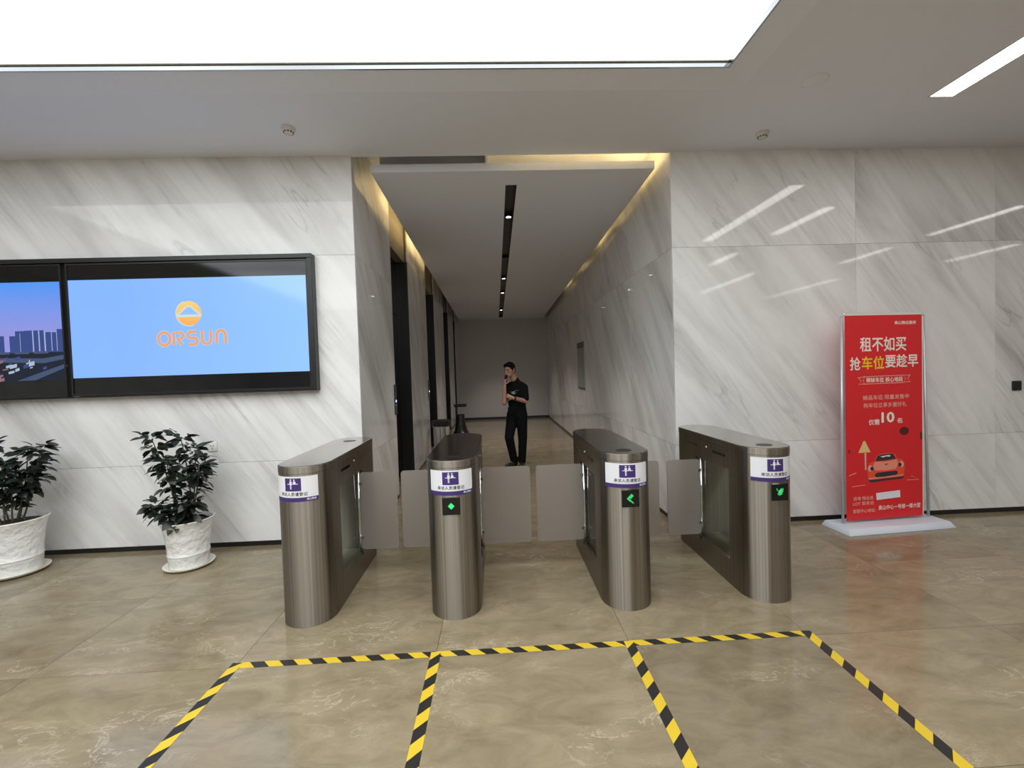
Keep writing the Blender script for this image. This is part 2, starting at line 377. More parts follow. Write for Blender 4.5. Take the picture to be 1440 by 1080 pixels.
# corridor left wall: piers between full-height lift openings
openings = [(5.66, 6.80), (8.48, 9.62), (11.30, 12.44), (13.9, 14.5)]
piers = []; y = WY+T
for a, b_ in openings: piers.append((y, a)); y = b_
piers.append((y, YE))
pb = MB()
for k, (a, b_) in enumerate(piers): pb.box(XL-.40, XL-T, a if k else WY+.3, b_, 0, TOP)
pb.box(XL-.45, XL-.40, WY+.3, YE, 0, TOP)
cl = struct(pb.build('wall_corridor_left', M['grout']), 'marble-clad piers between the lift doors')
for k, (a, b_) in enumerate(piers):
    if b_-a > 1.5 and k: ss = [[a, (a+b_)/2-.018], [(a+b_)/2+.018, b_]]
    else: ss = [[a, b_]]
    for s in ss: wall_panels(cl, 'y', XL, T, s, zr if k == 0 else [.045, .80, TOP], M['wallA'], 1)
struct(MB().box(XL-T, XL-.004, WY+T, 5.66, 0, .046).build('baseboard_corridor_left', M['skirting']))
for k, (a, b_) in enumerate(openings):
    d = empty('door_%d' % (k+1), (XL-.17, (a+b_)/2, 0)); struct(d, 'black lift door recessed between marble piers'); hw_ = (b_-a)/2
    for s in (-1, 1):
        y0, y1 = (-hw_, -.002) if s < 0 else (.002, hw_)
        MB().box(-.02, 0, y0, y1, .01, 2.45).build('door_leaf', M['blackglass'], d)
    MB().box(-.02, .005, -hw_, hw_, 2.455, 3.26).build('header_glass', M['blackglass'], d)
    MB().box(-.02, .12, -hw_, hw_, 3.265, TOP).build('transom_panel', M['bronze'], d)
    MB().box(0, .165, hw_-.06, hw_, 0, 3.262).build('jamb', M['black'], d)
    MB().box(0, .165, -hw_, -hw_+.03, 0, 3.262).build('jamb', M['black'], d)
# corridor ceiling: floating panel with a slot, cove above
struct(MB().box(XL-.45, XR+.3, WY+.05, YE+.3, TOP, TOP+.1).build('ceiling_cove', M['paint']), 'upper ceiling of the light cove above the corridor')
struct(MB().box(HX0, HX1, WY+.02, WY+.06, CE+.02, TOP+.1).build('trim_1', M['paint']), 'header above the corridor opening')
ZF, ZB, YF = 3.53, 3.31, 4.36
def zc(yy): return ZF+(ZB-ZF)*(yy-YF)/(YE-YF)
def slab(mb, x0, x1, y0, y1, dz0, dz1):
    a, b_ = zc(y0), zc(y1)
    return mb.add([(x0, y0, a+dz0), (x1, y0, a+dz0), (x1, y1, b_+dz0), (x0, y1, b_+dz0), (x0, y0, a+dz1), (x1, y0, a+dz1), (x1, y1, b_+dz1), (x0, y1, b_+dz1)],
                  [(3, 2, 1, 0), (4, 5, 6, 7), (0, 1, 5, 4), (1, 2, 6, 5), (2, 3, 7, 6), (3, 0, 4, 7)])
PXL, PXR, SX0, SX1, SY0, SY1 = -1.14, 1.64, .172, .290, 4.68, 14.25
mb = MB(); slab(mb, PXL, SX0, YF, YE, 0, .075); slab(mb, SX1, PXR, YF, YE, 0, .075); slab(mb, SX0, SX1, YF, SY0, 0, .075); slab(mb, SX0, SX1, SY1, YE, 0, .075)
slab(mb, -.03, -.01, 4.40, 9.0, .075, .40); slab(mb, PXL, -.03, 4.74, 4.76, .075, .345)  # added ribs that block the LED glow from the left front of the cove
cc = struct(mb.build('ceiling_corridor', M['paint']), 'floating white ceiling panel over the lift corridor')
mb = MB(); slab(mb, SX0, SX1, SY0, SY1, .055, .075); slab(mb, SX0, SX0+.004, SY0, SY1, .002, .06); slab(mb, SX1-.004, SX1, SY0, SY1, .002, .06)
slab(mb, SX0, SX1, SY0, SY0+.004, .002, .06); slab(mb, SX0, SX1, SY1-.004, SY1, .002, .06)
mb.build('light_slot', M['black'], cc)['label'] = 'long black lighting slot'
for k, yy in enumerate((5.62, 7.5, 8.95, 10.4, 12.9)):  # the farthest spot is an added lamp that brightens the end wall
    t = empty('recessed_spotlight', ((SX0+SX1)/2, yy, zc(yy)+.012))
    which = ['lit spotlight nearest the lobby in the black ceiling slot', 'second spotlight along the black ceiling slot, unlit', 'third spotlight along the black ceiling slot', 'fourth spotlight along the black ceiling slot', 'farthest spotlight in the black ceiling slot, added to light the end wall'][k]
    tag(t, which, 'spotlight', 'spotlights in the corridor ceiling slot')
    MB().lathe([(.046, .0), (.05, .004), (.05, .045), (.0, .045)], 20).build('housing', M['darksteel'], t)
    lit = k != 1
    MB().lathe([(0, -.006), (.022, -.004), (.032, 0), (.0, .001)], 16).build('lens', M['spot'] if lit else M['black'], t)
    if lit:
        ld = bpy.data.lights.new('spot', 'SPOT'); ld.energy = SPOT_W; ld.spot_size = R(88); ld.spot_blend = .9; ld.shadow_soft_size = .03; ld.color = (1, .93, .88)
        lo = bpy.data.objects.new('spot_lamp', ld); COL.objects.link(lo); lo.parent = t; lo.location = (0, 0, -.02)
# warm LED strips lying in the cove
def cove(x0, x1, y0, y1, label):
    zz = zc((y0+y1)/2)+.077
    t = empty('led_strip', ((x0+x1)/2, (y0+y1)/2, zz)); tag(t, label, 'led strip', 'warm light strips in the corridor ceiling cove')
    hx, hy = (x1-x0)/2, (y1-y0)/2
    a, b_ = zc(y0)-zc((y0+y1)/2), zc(y1)-zc((y0+y1)/2)
    MB().add([(-hx, -hy, a), (hx, -hy, a), (hx, hy, b_), (-hx, hy, b_), (-hx, -hy, a+.012), (hx, -hy, a+.012), (hx, hy, b_+.012), (-hx, hy, b_+.012)],
             [(3, 2, 1, 0), (4, 5, 6, 7), (0, 1, 5, 4), (1, 2, 6, 5), (2, 3, 7, 6), (3, 0, 4, 7)]).build('strip', M['cove'], t)
cove(.25, 1.55, 4.42, 4.45, 'warm yellow LED strip behind the front edge of the corridor ceiling')
cove(-1.11, -1.08, 5.25, 8.45, 'warm yellow LED strip along the lift-door side of the corridor ceiling')
cove(1.55, 1.58, 4.45, 5.05, 'warm yellow LED strip at the lobby end of the right-hand cove')
cove(1.55, 1.58, 6.5, 7.15, 'short warm LED strip in the middle of the right-hand cove')
cove(1.55, 1.58, 9.6, 10.3, 'farthest warm LED strip in the right-hand cove')
# rest of the hall, behind and beside the camera
struct(MB().box(HX0-.2, HX0, HY0, WY+.3, 0, TOP).build('wall_left', M['wallB']))
struct(MB().box(HX1, HX1+.2, HY0, WY+.3, 0, TOP).build('wall_right', M['wallB']))
struct(MB().box(HX0-.2, HX1+.2, HY0-.2, HY0, 0, TOP).build('wall_rear', M['endwall']))

# ------------------------------------------------------------------ linear lights (the one in view, those mirrored in the stone, unseen ones added for fill)
def linear_light(x0, x1, y0, y1, label):
    t = empty('linear_ceiling_light', ((x0+x1)/2, (y0+y1)/2, CE)); tag(t, label, 'ceiling light', 'linear lights in the hall ceiling')
    hx, hy = (x1-x0)/2, (y1-y0)/2; b = .012
    MB().box(-hx+b, hx-b, -hy+b, hy-b, -.001, .03).build('diffuser', M['linear'], t)
    for a in ((-hx, hx, -hy, -hy+b), (-hx, hx, hy-b, hy), (-hx, -hx+b, -hy+b, hy-b), (hx-b, hx, -hy+b, hy-b)):
        MB().box(*a, -.005, .03).build('frame', M['plastic'], t)
    return t
linear_light(3.46, 3.665, 1.15, 3.40, 'bright linear light in the hall ceiling above the red banner')
for x, y0, y1, lb in ((4.52, 1.47, 2.68, 'linear light mirrored as a streak left of the banner, above the marble joint'), (7.31, 1.25, 2.60, 'linear light mirrored as a long streak at the right edge of the upper marble'),
                      (7.33, -.65, .53, 'linear light mirrored as a faint streak just above the red banner'), (9.7, -.74, .58, 'linear light mirrored as a thin streak right of the banner, under the joint'),
                      (4.5, -.55, .42, 'linear light mirrored as a short streak under the joint by the corridor corner'), (5.93, -4.0, -1.42, 'linear light mirrored as the lowest long streak left of the banner'),
                      (3.56, -4.0, -1.5, 'unseen linear light added for fill behind the viewer, in line with the banner'), (8.6, -5.2, -2.4, 'unseen linear light added for fill farthest back on the right side of the lobby')):  # these lamps are unseen, added to brighten the hall and its right side
    linear_light(x-.10, x+.10, y0, y1, lb)

# ------------------------------------------------------------------ turnstiles
TR, TL, TH = .166, .63, 1.02
def stadium(r=TR, L_=TL, n=14):
    return [(r*math.cos(PI+PI*k/n), -L_+r+r*math.sin(PI+PI*k/n)) for k in range(n+1)]+[(r*math.cos(PI*k/n), L_-r+r*math.sin(PI*k/n)) for k in range(n+1)]
def dfront(yb, r=TR, L_=TL, n=18):
    return [(r*math.cos(PI+PI*k/n), -L_+r+r*math.sin(PI+PI*k/n)) for k in range(n+1)]+[(r, yb), (-r, yb)]
def drear(yf, r=TR, L_=TL, n=18):
    return [(-r, yf), (r, yf)]+[(r*math.cos(PI*k/n), L_-r+r*math.sin(PI*k/n)) for k in range(n+1)]
def cylmap(off, r=TR):
    rr = r+off
    return lambda s, z: (rr*math.sin(s/r), -TL+r-rr*math.cos(s/r), z)
def subd(x0, y0, x1, y1, n):
    v = []; f = []
    for i in range(n+1): v += [(x0+(x1-x0)*i/n, y0), (x0+(x1-x0)*i/n, y1)]
    for i in range(n): f.append((2*i, 2*i+2, 2*i+3, 2*i+1))
    return v, f
TXT_STICK = text2d('来访人员请登记', .0245, .0006, spacing=1.06)
TXT_SMALL = text2d('奥山物业', .0145, .0004)
def disc(cx_, cy_, r, n=14): return poly([(cx_+r*math.cos(2*PI*k/n), cy_+r*math.sin(2*PI*k/n)) for k in range(n)])
def pictogram():
    s = [disc(-.012, .054, .0052), poly([(-.019, .046), (-.005, .046), (-.004, .030), (-.007, .022), (-.017, .022), (-.020, .030)]),
         rect(-.0165, -.004, -.0128, .024), rect(-.0112, -.004, -.0075, .024), subd(-.034, .026, -.019, .030, 3), subd(-.005, .026, .033, .030, 6),
         disc(.010, .053, .0048), poly([(.003, .030), (.020, .030), (.019, .042), (.015, .046), (.007, .046), (.003, .042)])]
    return s
LED = {
 'diamond': [(x, y) for x in range(-3, 4) for y in range(-3, 4) if abs(x)+abs(y) <= 3],
 'left': [(-4, 0), (-3, 1), (-3, 0), (-3, -1), (-2, 2), (-2, 1), (-2, 0), (-2, -1), (-2, -2), (-1, 3), (-1, 2), (-1, 1), (-1, -1), (-1, -2), (-1, -3), (0, 1), (0, 2), (0, 3), (0, 4), (1, 5), (1, 4), (1, 3), (1, 2), (2, 4), (2, 3), (0, -2), (0, -3), (1, -3), (1, -4), (2, -4), (0, 0), (1, 1), (2, 2), (3, 3), (2, -5), (3, -5)],
 'down': [(-4, 3), (-4, 4), (-3, 2), (-2, 1), (-2, 0), (-1, 2), (-1, 1), (-1, 0), (-1, -1), (0, 3), (0, 2), (0, 1), (0, 0), (0, -1), (0, -2), (1, 4), (1, 3), (1, 2), (1, 1), (1, 0), (1, -1), (1, -2), (2, 3), (2, 2), (2, 1), (2, 0), (2, -2), (3, 4), (3, 3), (3, 1), (-2, -3), (-1, -3), (0, -3), (-3, -2), (-2, -1), (-2, -2)]}
def rounded_slab(x0, x1, z0, z1, t_, r=.022, n=4, inner=None):
    """upright plate in the xz plane with rounded outer corners"""
    pts = []
    for cx_, cz_, a0 in ((x1-r, z0+r, -90), (x1-r, z1-r, 0), (x0+r, z1-r, 90), (x0+r, z0+r, 180)):
        pts += [(cx_+r*math.cos(R(a0+90*k/n)), cz_+r*math.sin(R(a0+90*k/n))) for k in range(n+1)]
    n_ = len(pts)
    return MB().add([(x, -t_/2, z) for x, z in pts]+[(x, t_/2, z) for x, z in pts], [tuple(range(n_)), tuple(range(2*n_-1, n_-1, -1))]+[(i, n_+i, n_+(i+1) % n_, (i+1) % n_) for i in range(n_)])
def turnstile(x, label, wings, led, lens_y, led_dx=0.0, st=0.0):
    t = empty('turnstile', (x, 3.40, 0)); tag(t, label, 'turnstile', 'stainless steel turnstiles across the corridor entrance')
    flat_smooth(MB().prism(dfront(-.345), 0, .972).build('front_cabinet', M['steel'], t), 30)
    flat_smooth(MB().prism(drear(.17), 0, .972).build('rear_cabinet', M['steel'], t), 30)
    MB().box(-TR, TR, -.345, .17, .825, .972).build('top_beam', M['steel'], t)
    MB().box(-TR, TR, -.345, .17, 0, .18).build('plinth', M['steel'], t)
    lid = MB(); s0 = stadium(TR+.002, TL+.002); s1 = stadium(TR-.004, TL-.004)
    lid.prism(s0, .974, TH-.006)
    lo = flat_smooth(lid.build('lid', M['steel'], t), 30)
    flat_smooth(MB().prism(s1, TH-.006, TH).build('lid_top', M['lid'], lo), 30)
    for s in (-1, 1):
        MB().box(s*.138-.003, s*.138+.003, -.345, .17, .18, .825).build('glass_panel', M['glass'], t)
    # hinge shafts and frosted wings
    for s in wings:
        sg = 1 if s > 0 else -1
        sh = MB().tube([(sg*.155, .10, .155), (sg*.155, .10, .826)], .011, 10).build('hinge_shaft', M['chrome'], t, smooth=True)
        MB().lathe([(.016, 0), (.018, .005), (.018, .022), (.012, .026)], 12, (sg*.155, .10, .158)).build('shaft_foot', M['black'], sh)
        a, b_ = sorted((sg*.166, s))
        wg = rounded_slab(a, b_, .20, .81, .012).build('wing', M['wing'], t, (0, .10, 0))
        flat_smooth(wg)
        wg['label'] = 'frosted grey-brown swing panel'
        MB().box(sg*.172-.012, sg*.172+.012, .088, .112, .715, .735).build('clamp', M['chrome'], wg)
        MB().box(sg*.172-.012, sg*.172+.012, .088, .112, .285, .305).build('clamp', M['chrome'], wg)
        for c_ in wg.children: c_.location = (0, -.10, 0)
    # sensor slots and dots on both lane sides of the beam
    for sg in (-1, 1):
        for y0, y1 in ((-.30, -.12), (.14, .30)):
            MB().box(sg*TR-.002, sg*TR+.0015, y0, y1, .905, .923).build('sensor_slot', M['blackglass'], t)
        MB().lathe([(0, -.001), (.007, 0), (.006, .003), (0, .003)], 10).build('sensor_dot', M['plastic'], t).matrix_local = Matrix.Translation((sg*TR, -.02, .93)) @ Matrix.Rotation(sg*PI/2, 4, 'Y')
    # oval card window on the lid
    mb = MB().lathe([(.052, 0), (.052, .0016), (.040, .0022), (.038, .0014), (0, .0014)], 24)
    wn = mb.build('card_window', [M['black']], t); wn.location = (0, lens_y, TH); wn.scale = (1, .85, 1)
    # sticker wrapped around the front
    sx0, sx1 = -.150+st, .150+st
    cm = cylmap(.0010); cm2 = cylmap(.0014); cm3 = cylmap(.0018)
    stk = flat('visitor_sticker', [subd(sx0, .812, sx1, .958, 16)], cm, M['white'], t); stk['label'] = 'white sticker asking visitors to register'
    stk.data.polygons.foreach_set('use_smooth', [True]*16)
    flat('purple_band', [subd(sx0, .800, sx1, .826, 16)], cm2, M['purple'], stk)
    flat('purple_square', [subd(st-.052, .867, st+.052, .948, 8)], cm2, M['purple'], stk)
    flat('pictogram', [shift(q, st+.001, .884) for q in pictogram()], cm3, M['white'], stk)
    flat('lettering', [shift(q, st, .846) for q in TXT_STICK], cm2, M['ink'], stk)
    flat('small_lettering', [shift(q, st+.110, .813) for q in TXT_SMALL], cm3, M['white'], stk)
    if led:
        d = MB().box(-.056, .056, -.006, .008, -.056, .056).build('direction_display', M['blackglass'], t, (led_dx, -TL+.002, .733)); bevel(d, .003, 1)
        p = .0056 if led != 'diamond' else .0052
        sh = []
        for (i, j) in LED[led]:
            if led == 'diamond':
                sh = [poly([(-.021, 0), (0, -.021), (.021, 0), (0, .021)])]; break
            sh.append(rect(i*p-p*.42, j*p-p*.42, i*p+p*.42, j*p+p*.42))
        ls = flat('led_symbol', sh, lambda a, b_: (a, -.0066, b_), M['led'], d); ls['label'] = 'glowing green direction symbol'
    return t
turnstile(-1.262, 'leftmost steel turnstile, below the wall screens, with no green display', [.456], None, .40, st=-.02)
turnstile(-.305, 'second steel turnstile from the left, showing a green diamond', [-.468, .555], 'diamond', -.50, st=0)
turnstile(.838, 'third steel turnstile from the left, showing a green left-pointing arrow', [-.540, .455], 'left', -.50, st=-.015)
turnstile(1.798, 'rightmost steel turnstile, nearest the red banner, showing a green arrow', [-.436], 'down', -.50, .02, st=-.005)

# ------------------------------------------------------------------ hazard tape on the floor
def tape(name_label, p0, p1, width, z, period=.158, slant=.6, phase=0.0):
    p0 = Vector((*p0, 0)); p1 = Vector((*p1, 0)); L_ = (p1-p0).length; d = (p1-p0).normalized(); n = Vector((-d.y, d.x, 0))
    hw_ = width/2; sl = slant*hw_; v = []; f = []; idx = []
    cuts = [0.0]; k = -1; s = -period+phase
    segs = []; h = period/2; s = phase-period*2; col = 0
    while s < L_+period:
        segs.append((s, s+h, col)); s += h; col ^= 1
    for a, b_, col in segs:
        # parallelogram clipped to [0, L]
        pts = []
        for (t0, w_) in ((a-sl, -hw_), (b_-sl, -hw_), (b_+sl, hw_), (a+sl, hw_)):
            pts.append((min(max(t0, 0), L_), w_))
        if abs(pts[1][0]-pts[0][0])+abs(pts[2][0]-pts[3][0]) < 1e-5: continue
        o = len(v); v += [tuple(Vector((0, 0, z))+p0+d*t0+n*w_) for t0, w_ in pts]
        f.append((o, o+1, o+2, o+3)); idx.append(col)
    o = len(v)   # underside gives the tape its thickness
    v += [tuple(p0+n*-hw_), tuple(p1+n*-hw_), tuple(p1+n*hw_), tuple(p0+n*hw_)]
    v += [tuple(q+Vector((0, 0, z-.00005))) for q in (p0+n*-hw_, p1+n*-hw_, p1+n*hw_, p0+n*hw_)]
    for a in ((0, 1, 5, 4), (1, 2, 6, 5), (2, 3, 7, 6), (3, 0, 4, 7)): f.append(tuple(o+i for i in a)); idx.append(1)
    t = obj('floor_tape', mesh(v, f, 'floor_tape', idx), [M['yellow'], M['tapeblack']])
    tag(t, name_label, 'floor tape', 'yellow and black hazard tape on the lobby floor'); return t
tape('long yellow-black tape running across the floor in front of all four turnstiles', (-1.50, 2.437), (1.772, 2.447), .050, .0008, slant=-1.0, phase=.03)
tape('leftmost yellow-black tape leading toward the viewer from the left turnstile', (-1.480, 2.46), (-1.490, .55), .056, .0012, slant=-1.0, phase=.02)
tape('second yellow-black tape from the left leading toward the viewer', (-.385, 2.46), (-.385, .55), .056, .0012, slant=-1.0, phase=.12)
tape('third yellow-black tape from the left leading toward the viewer', (.714, 2.465), (.722, .55), .056, .0012, slant=-1.0, phase=.12)
tape('rightmost yellow-black tape leading toward the viewer from the right turnstile', (1.758, 2.47), (1.745, .55), .056, .0012, slant=-1.0, phase=.05)

# ------------------------------------------------------------------ wall screens
SZ0, SZ1 = 1.452, 2.708
fr = empty('screen_surround', (-3.86, WY, 1.45)); tag(fr, 'black surround frame holding both wall screens on the left marble wall', 'frame')
fx0, fx1 = -6.075, -1.647
for nm, a in (('frame_bar', (fx0, fx1, 2.668, SZ1)), ('frame_bar', (fx0, fx1, SZ0, 1.462)), ('frame_bar', (fx1-.045, fx1, 1.462, 2.668)), ('frame_bar', (fx0, fx0+.045, 1.462, 2.668))):
    bevel(MB().box(a[0]+3.86, a[1]+3.86, -.085, -.001, a[2]-1.45, a[3]-1.45).build(nm, M['black'], fr), .003, 1)
def screen(x0, x1, label):
    t = empty('wall_screen', ((x0+x1)/2, WY-.001, 1.466)); tag(t, label, 'screen', 'large wall-mounted displays')
    hw_ = (x1-x0)/2; H = 1.196; b = .014
    MB().box(-hw_, hw_, -.058, 0, 0, H).build('back_shell', M['black'], t)
    for a in ((-hw_, hw_, 0, b+.008), (-hw_, hw_, H-b, H), (-hw_, -hw_+b, b+.008, H-b), (hw_-b, hw_, b+.008, H-b)):
        MB().box(a[0], a[1], -.068, -.058, a[2], a[3]).build('bezel', M['black'], t)
    MB().box(-hw_+b, hw_-b, -.0605, -.058, b+.008, H-b).build('display_glass', M['blackglass'], t)
    return t
def grad_emit(name, c0, c1, axis, a, b_, strength=1.0):
    mt, nt, bs = nodes_of(name); N = nt.nodes.new; L = nt.links.new
    tc = N('ShaderNodeTexCoord'); sp = N('ShaderNodeSeparateXYZ'); mr = N('ShaderNodeMapRange'); mx = N('ShaderNodeMix'); mx.data_type = 'RGBA'
    L(tc.outputs['Object'], sp.inputs[0]); L(sp.outputs[axis], mr.inputs[0]); mr.inputs[1].default_value = a; mr.inputs[2].default_value = b_
    L(mr.outputs[0], mx.inputs[0]); mx.inputs[6].default_value = (*c0, 1); mx.inputs[7].default_value = (*c1, 1)
    L(mx.outputs[2], bs.inputs['Emission Color']); bs.inputs['Emission Strength'].default_value = strength
    bs.inputs['Base Color'].default_value = (0, 0, 0, 1); bs.inputs['Roughness'].default_value = .08
    mt.cycles.emission_sampling = 'NONE'; return mt
def sc_map(depth): return lambda x, z: (x, -.0608-depth, z)
s2 = screen(-3.838, -1.697, 'wall screen showing an orange sun logo on a light blue background')
zi0, zi1 = 1.632-1.466, 2.515-1.466; hw_ = (3.838-1.697)/2-.014
im = flat('screen_image', [rect(-hw_, zi0, hw_, zi1)], sc_map(0), grad_emit('screen_blue', (.205, .40, .90), (.27, .50, .93), 0, -.6, 1.1), s2)
ox = -2.775-(-3.838-1.697)/2
mO = grad_emit('logo_orange', (.80, .36, .10), (.78, .56, .16), 2, .60, .83); mW = emit('logo_pale', (.62, .78, .80), .8, False); mL = emit('logo_letters', (.72, .34, .13), .95, False)
cz = 2.192-1.466
circ = [(ox+.112*math.cos(2*PI*k/40), cz+.112*math.sin(2*PI*k/40)) for k in range(40)]
lg = flat('sun_logo', [poly(circ)], sc_map(.0004), mO, im)
flat('logo_mountain', [poly([(ox-.085, cz-.012), (ox+.085, cz-.012), (ox+.012, cz+.055), (ox-.012, cz+.055)])], sc_map(.0008), grad_emit('logo_blue', (.25, .46, .9), (.25, .46, .9), 0, 0, 1), im)
flat('logo_outline', [ribbon([(ox-.112, cz-.02), (ox-.02, cz+.062), (ox, cz+.068), (ox+.02, cz+.062), (ox+.112, cz-.02)], .012), ribbon([(ox-.112, cz-.022), (ox+.112, cz-.022)], .022), ribbon([(x, z) for x, z in [(ox+.115*math.cos(R(a)), cz+.115*math.sin(R(a))) for a in range(110, 300, 10)]], .008)], sc_map(.0012), mW, im)
lw = .0225; z0 = 1.965-1.466; h_ = .118
zz = z0-.058; L0 = ox-.285
def cap(k, pts): return [(L0+k*.117+x*.1, zz+y*h_) for x, y in pts]
letters = [ribbon(cap(0, arc(.55, .5, .52, .5, 0, 360, 24)), lw),
           ribbon(cap(1, [(.25, 0), (.25, .95), (.85, .95)]+arc(.85, .72, .2, .23, 90, -90, 6)+[(.55, .49), (.95, .0)]), lw),
           ribbon(cap(2, [(1.12, .98), (.6, .98)]+arc(.55, .75, .22, .23, 90, 270, 6)+[(.9, .50)]+arc(.93, .26, .22, .24, 90, -90, 6)+[(.35, .02)]), lw),
           ribbon(cap(3, [(.42, 1.05), (.42, .35)]+arc(.82, .38, .40, .36, 180, 360, 8)+[(1.22, 1.05)]), lw),
           ribbon(cap(4, [(.55, .03), (.55, .65)]+arc(.95, .65, .40, .40, 180, 0, 8)+[(1.35, .03)]), lw)]
flat('logo_letters', letters, sc_map(.0012), mL, im)['label'] = 'orange brand lettering'
flat('logo_letter_glow', [([(x, z) for x, z in q[0]], q[1]) for q in [ribbon([((a[0]+b_[0])/2, (a[1]+b_[1])/2) for a, b_ in zip(s[0][0::2], s[0][1::2])], lw*1.6) for s in letters]], sc_map(.0006), emit('logo_glow', (.46, .50, .78), .95, False), im)
# left screen: aerial view of a city
s1 = screen(-6.020, -3.878, 'wall screen at the left edge showing an aerial city view')
q0 = (-6.020-3.878)/2
def Wx(x): return x-q0
zi0, zi1 = 1.622-1.466, 2.507-1.466
def gz(py): return zi1-(py-262)/(872-262)*(zi1-zi0)          # rows of the picture
def gx(px): return hw_-(430-px)/430*.60
im1 = flat('screen_image', [rect(-hw_, zi0, hw_, zi1)], sc_map(0), grad_emit('city_sky', (.24, .25, .60), (.07, .26, .76), 2, gz(590), gz(262)), s1)
E_ = lambda n, c: emit(n, c, 1, False)
bl1, bl2, bl3, gr1, gr2, wh, rd = E_('city_blue', (.035, .06, .20)), E_('city_blue_dark', (.018, .03, .10)), E_('city_pale', (.30, .36, .62)), E_('city_ground', (.012, .016, .03)), E_('city_road', (.05, .075, .14)), E_('city_white', (.34, .42, .52)), E_('city_rust', (.24, .12, .14))
flat('city_ground', [rect(-hw_, zi0, hw_, gz(690))], sc_map(.0003), gr1, im1)
rr = random.Random(3)
tow = []; low = []; pale = []
for x0, x1, t_ in ((95, 132, 592), (132, 190, 562), (190, 238, 560), (245, 278, 560), (282, 312, 560), (320, 355, 572), (358, 390, 574), (392, 436, 555), (35, 62, 590), (0, 36, 600)): tow.append(rect(gx(x0), gz(697), gx(x1), gz(t_)))
x = -1078
while x < -70:
    wd_ = rr.uniform(25, 60); tow.append(rect(gx(x), gz(697), gx(x+wd_), gz(rr.uniform(560, 640)))); x += wd_+rr.uniform(4, 40)
flat('city_towers', tow, sc_map(.0005), bl1, im1)
flat('city_tower_edges', [rect(gx(a), gz(695), gx(a+7), gz(562)) for a in (238, 276, 311)]+[rect(gx(a), gz(690), gx(a+3), gz(575)) for a in (357, 160, 388)], sc_map(.0007), bl3, im1)
flat('city_roads', [poly([(gx(240), gz(870)), (gx(130), gz(870)), (gx(440), gz(770)), (gx(445), gz(792))]), poly([(gx(-600), gz(705)), (gx(300), gz(735)), (gx(430), gz(715)), (gx(440), gz(740)), (gx(300), gz(765)), (gx(-600), gz(725))])]+[rect(gx(a), gz(705), gx(a+90), gz(690)) for a in range(-1078, 330, 120)], sc_map(.0006), gr2, im1)
for k in range(95):
    px_ = rr.uniform(-1075, 380); py_ = rr.uniform(735, 862); w_ = rr.uniform(8, 46); hh = rr.uniform(5, 22)
    low.append((px_, py_, w_, hh))
low = [q for q in low if not (q[0] > 180 and q[1] > 800)]
def skew(q): return poly([(gx(q[0]), gz(q[1]+q[3]*.5)), (gx(q[0]+q[2]), gz(q[1])), (gx(q[0]+q[2]), gz(q[1]-q[3])), (gx(q[0]), gz(q[1]-q[3]*.5))])
flat('city_white_roofs', [skew(q) for q in low[0::3]]+[skew((190, 775, 52, 26)), skew((88, 785, 44, 22))], sc_map(.0009), wh, im1)
flat('city_blue_roofs', [skew(q) for q in low[1::3]], sc_map(.0010), bl1, im1)
flat('city_rust_roofs', [skew(q) for q in low[2::3] if q[0] < 60]+[skew((0, 868, 50, 20)), skew((-40, 840, 50, 16))], sc_map(.0011), rd, im1)

for ch in im1.children: ch['kind'] = 'stuff'     # pixels of one picture

# ------------------------------------------------------------------ red banner stand
bn = empty('banner_stand', (3.625, 3.985, 0), R(4.5)); tag(bn, 'tall red advertising banner on a grey stand against the right marble wall', 'banner stand')
bw, bz0, bz1 = .40, .075, 1.985
BH = bz1-bz0
bb = MB()
def frus(x0, x1, y0, y1, z0, x2, x3, y2, y3, z1):
    return MB().add([(x0, y0, z0), (x1, y0, z0), (x1, y1, z0), (x0, y1, z0), (x2, y2, z1), (x3, y2, z1), (x3, y3, z1), (x2, y3, z1)],
                    [(3, 2, 1, 0), (4, 5, 6, 7), (0, 1, 5, 4), (1, 2, 6, 5), (2, 3, 7, 6), (3, 0, 4, 7)])
bevel(frus(-.53, .56, -.17, .15, 0, -.505, .535, -.135, .13, .052).build('base', M['bannergrey'], bn), .006, 2)
for nm, pts in (('pole', [(-.425, .012, .05), (-.422, .012, 1.97)]), ('pole', [(.50, .03, .05), (.43, .012, 1.97)])):
    MB().tube(pts, .011, 10).build(nm, M['alu'], bn, smooth=True)
MB().tube([(-.422, .012, 1.97), (-.40, .012, 2.0), (.405, .012, 2.0), (.43, .012, 1.97)], .011, 10).build('top_rail', M['alu'], bn, smooth=True)
MB().box(-bw, bw, -.003, .003, bz1-.002, bz1+.022).build('top_clip', M['plastic'], bn)
sheet = MB().box(-bw, bw, -.0022, 0, bz0, bz1).build('banner_sheet', M['banner'], bn); sheet['label'] = 'red printed banner sheet'
MB().box(bw, bw+.012, -.001, .001, bz0+.01, bz1).build('banner_edge', M['saucer'], sheet)
def bu(x): return (x-311)/352*.8
def bv(y): return bz0+(955-y)/868*BH
def bmap(d): return lambda x, z: (x, -.0022-d, z)
def btext(name, body, cx_, cy_, hpx, widthpx, mat, bold=.0, d=.0006):
    sh = text2d(body, 1.0, bold); v = [p for q in sh for p in q[0]]
    x0 = min(p[0] for p in v); x1 = max(p[0] for p in v); y0 = min(p[1] for p in v); y1 = max(p[1] for p in v)
    W_ = widthpx/352*.8; H_ = hpx/868*BH
    return flat(name, [([(bu(cx_)+(p[0]-(x0+x1)/2)/(x1-x0)*W_, bv(cy_)+(p[1]-(y0+y1)/2)/(y1-y0)*H_) for p in q[0]], q[1]) for q in sh], bmap(d), mat, sheet)
btext('headline', '租不如买', 308, 210, 62, 212, M['offwhite'], .022)
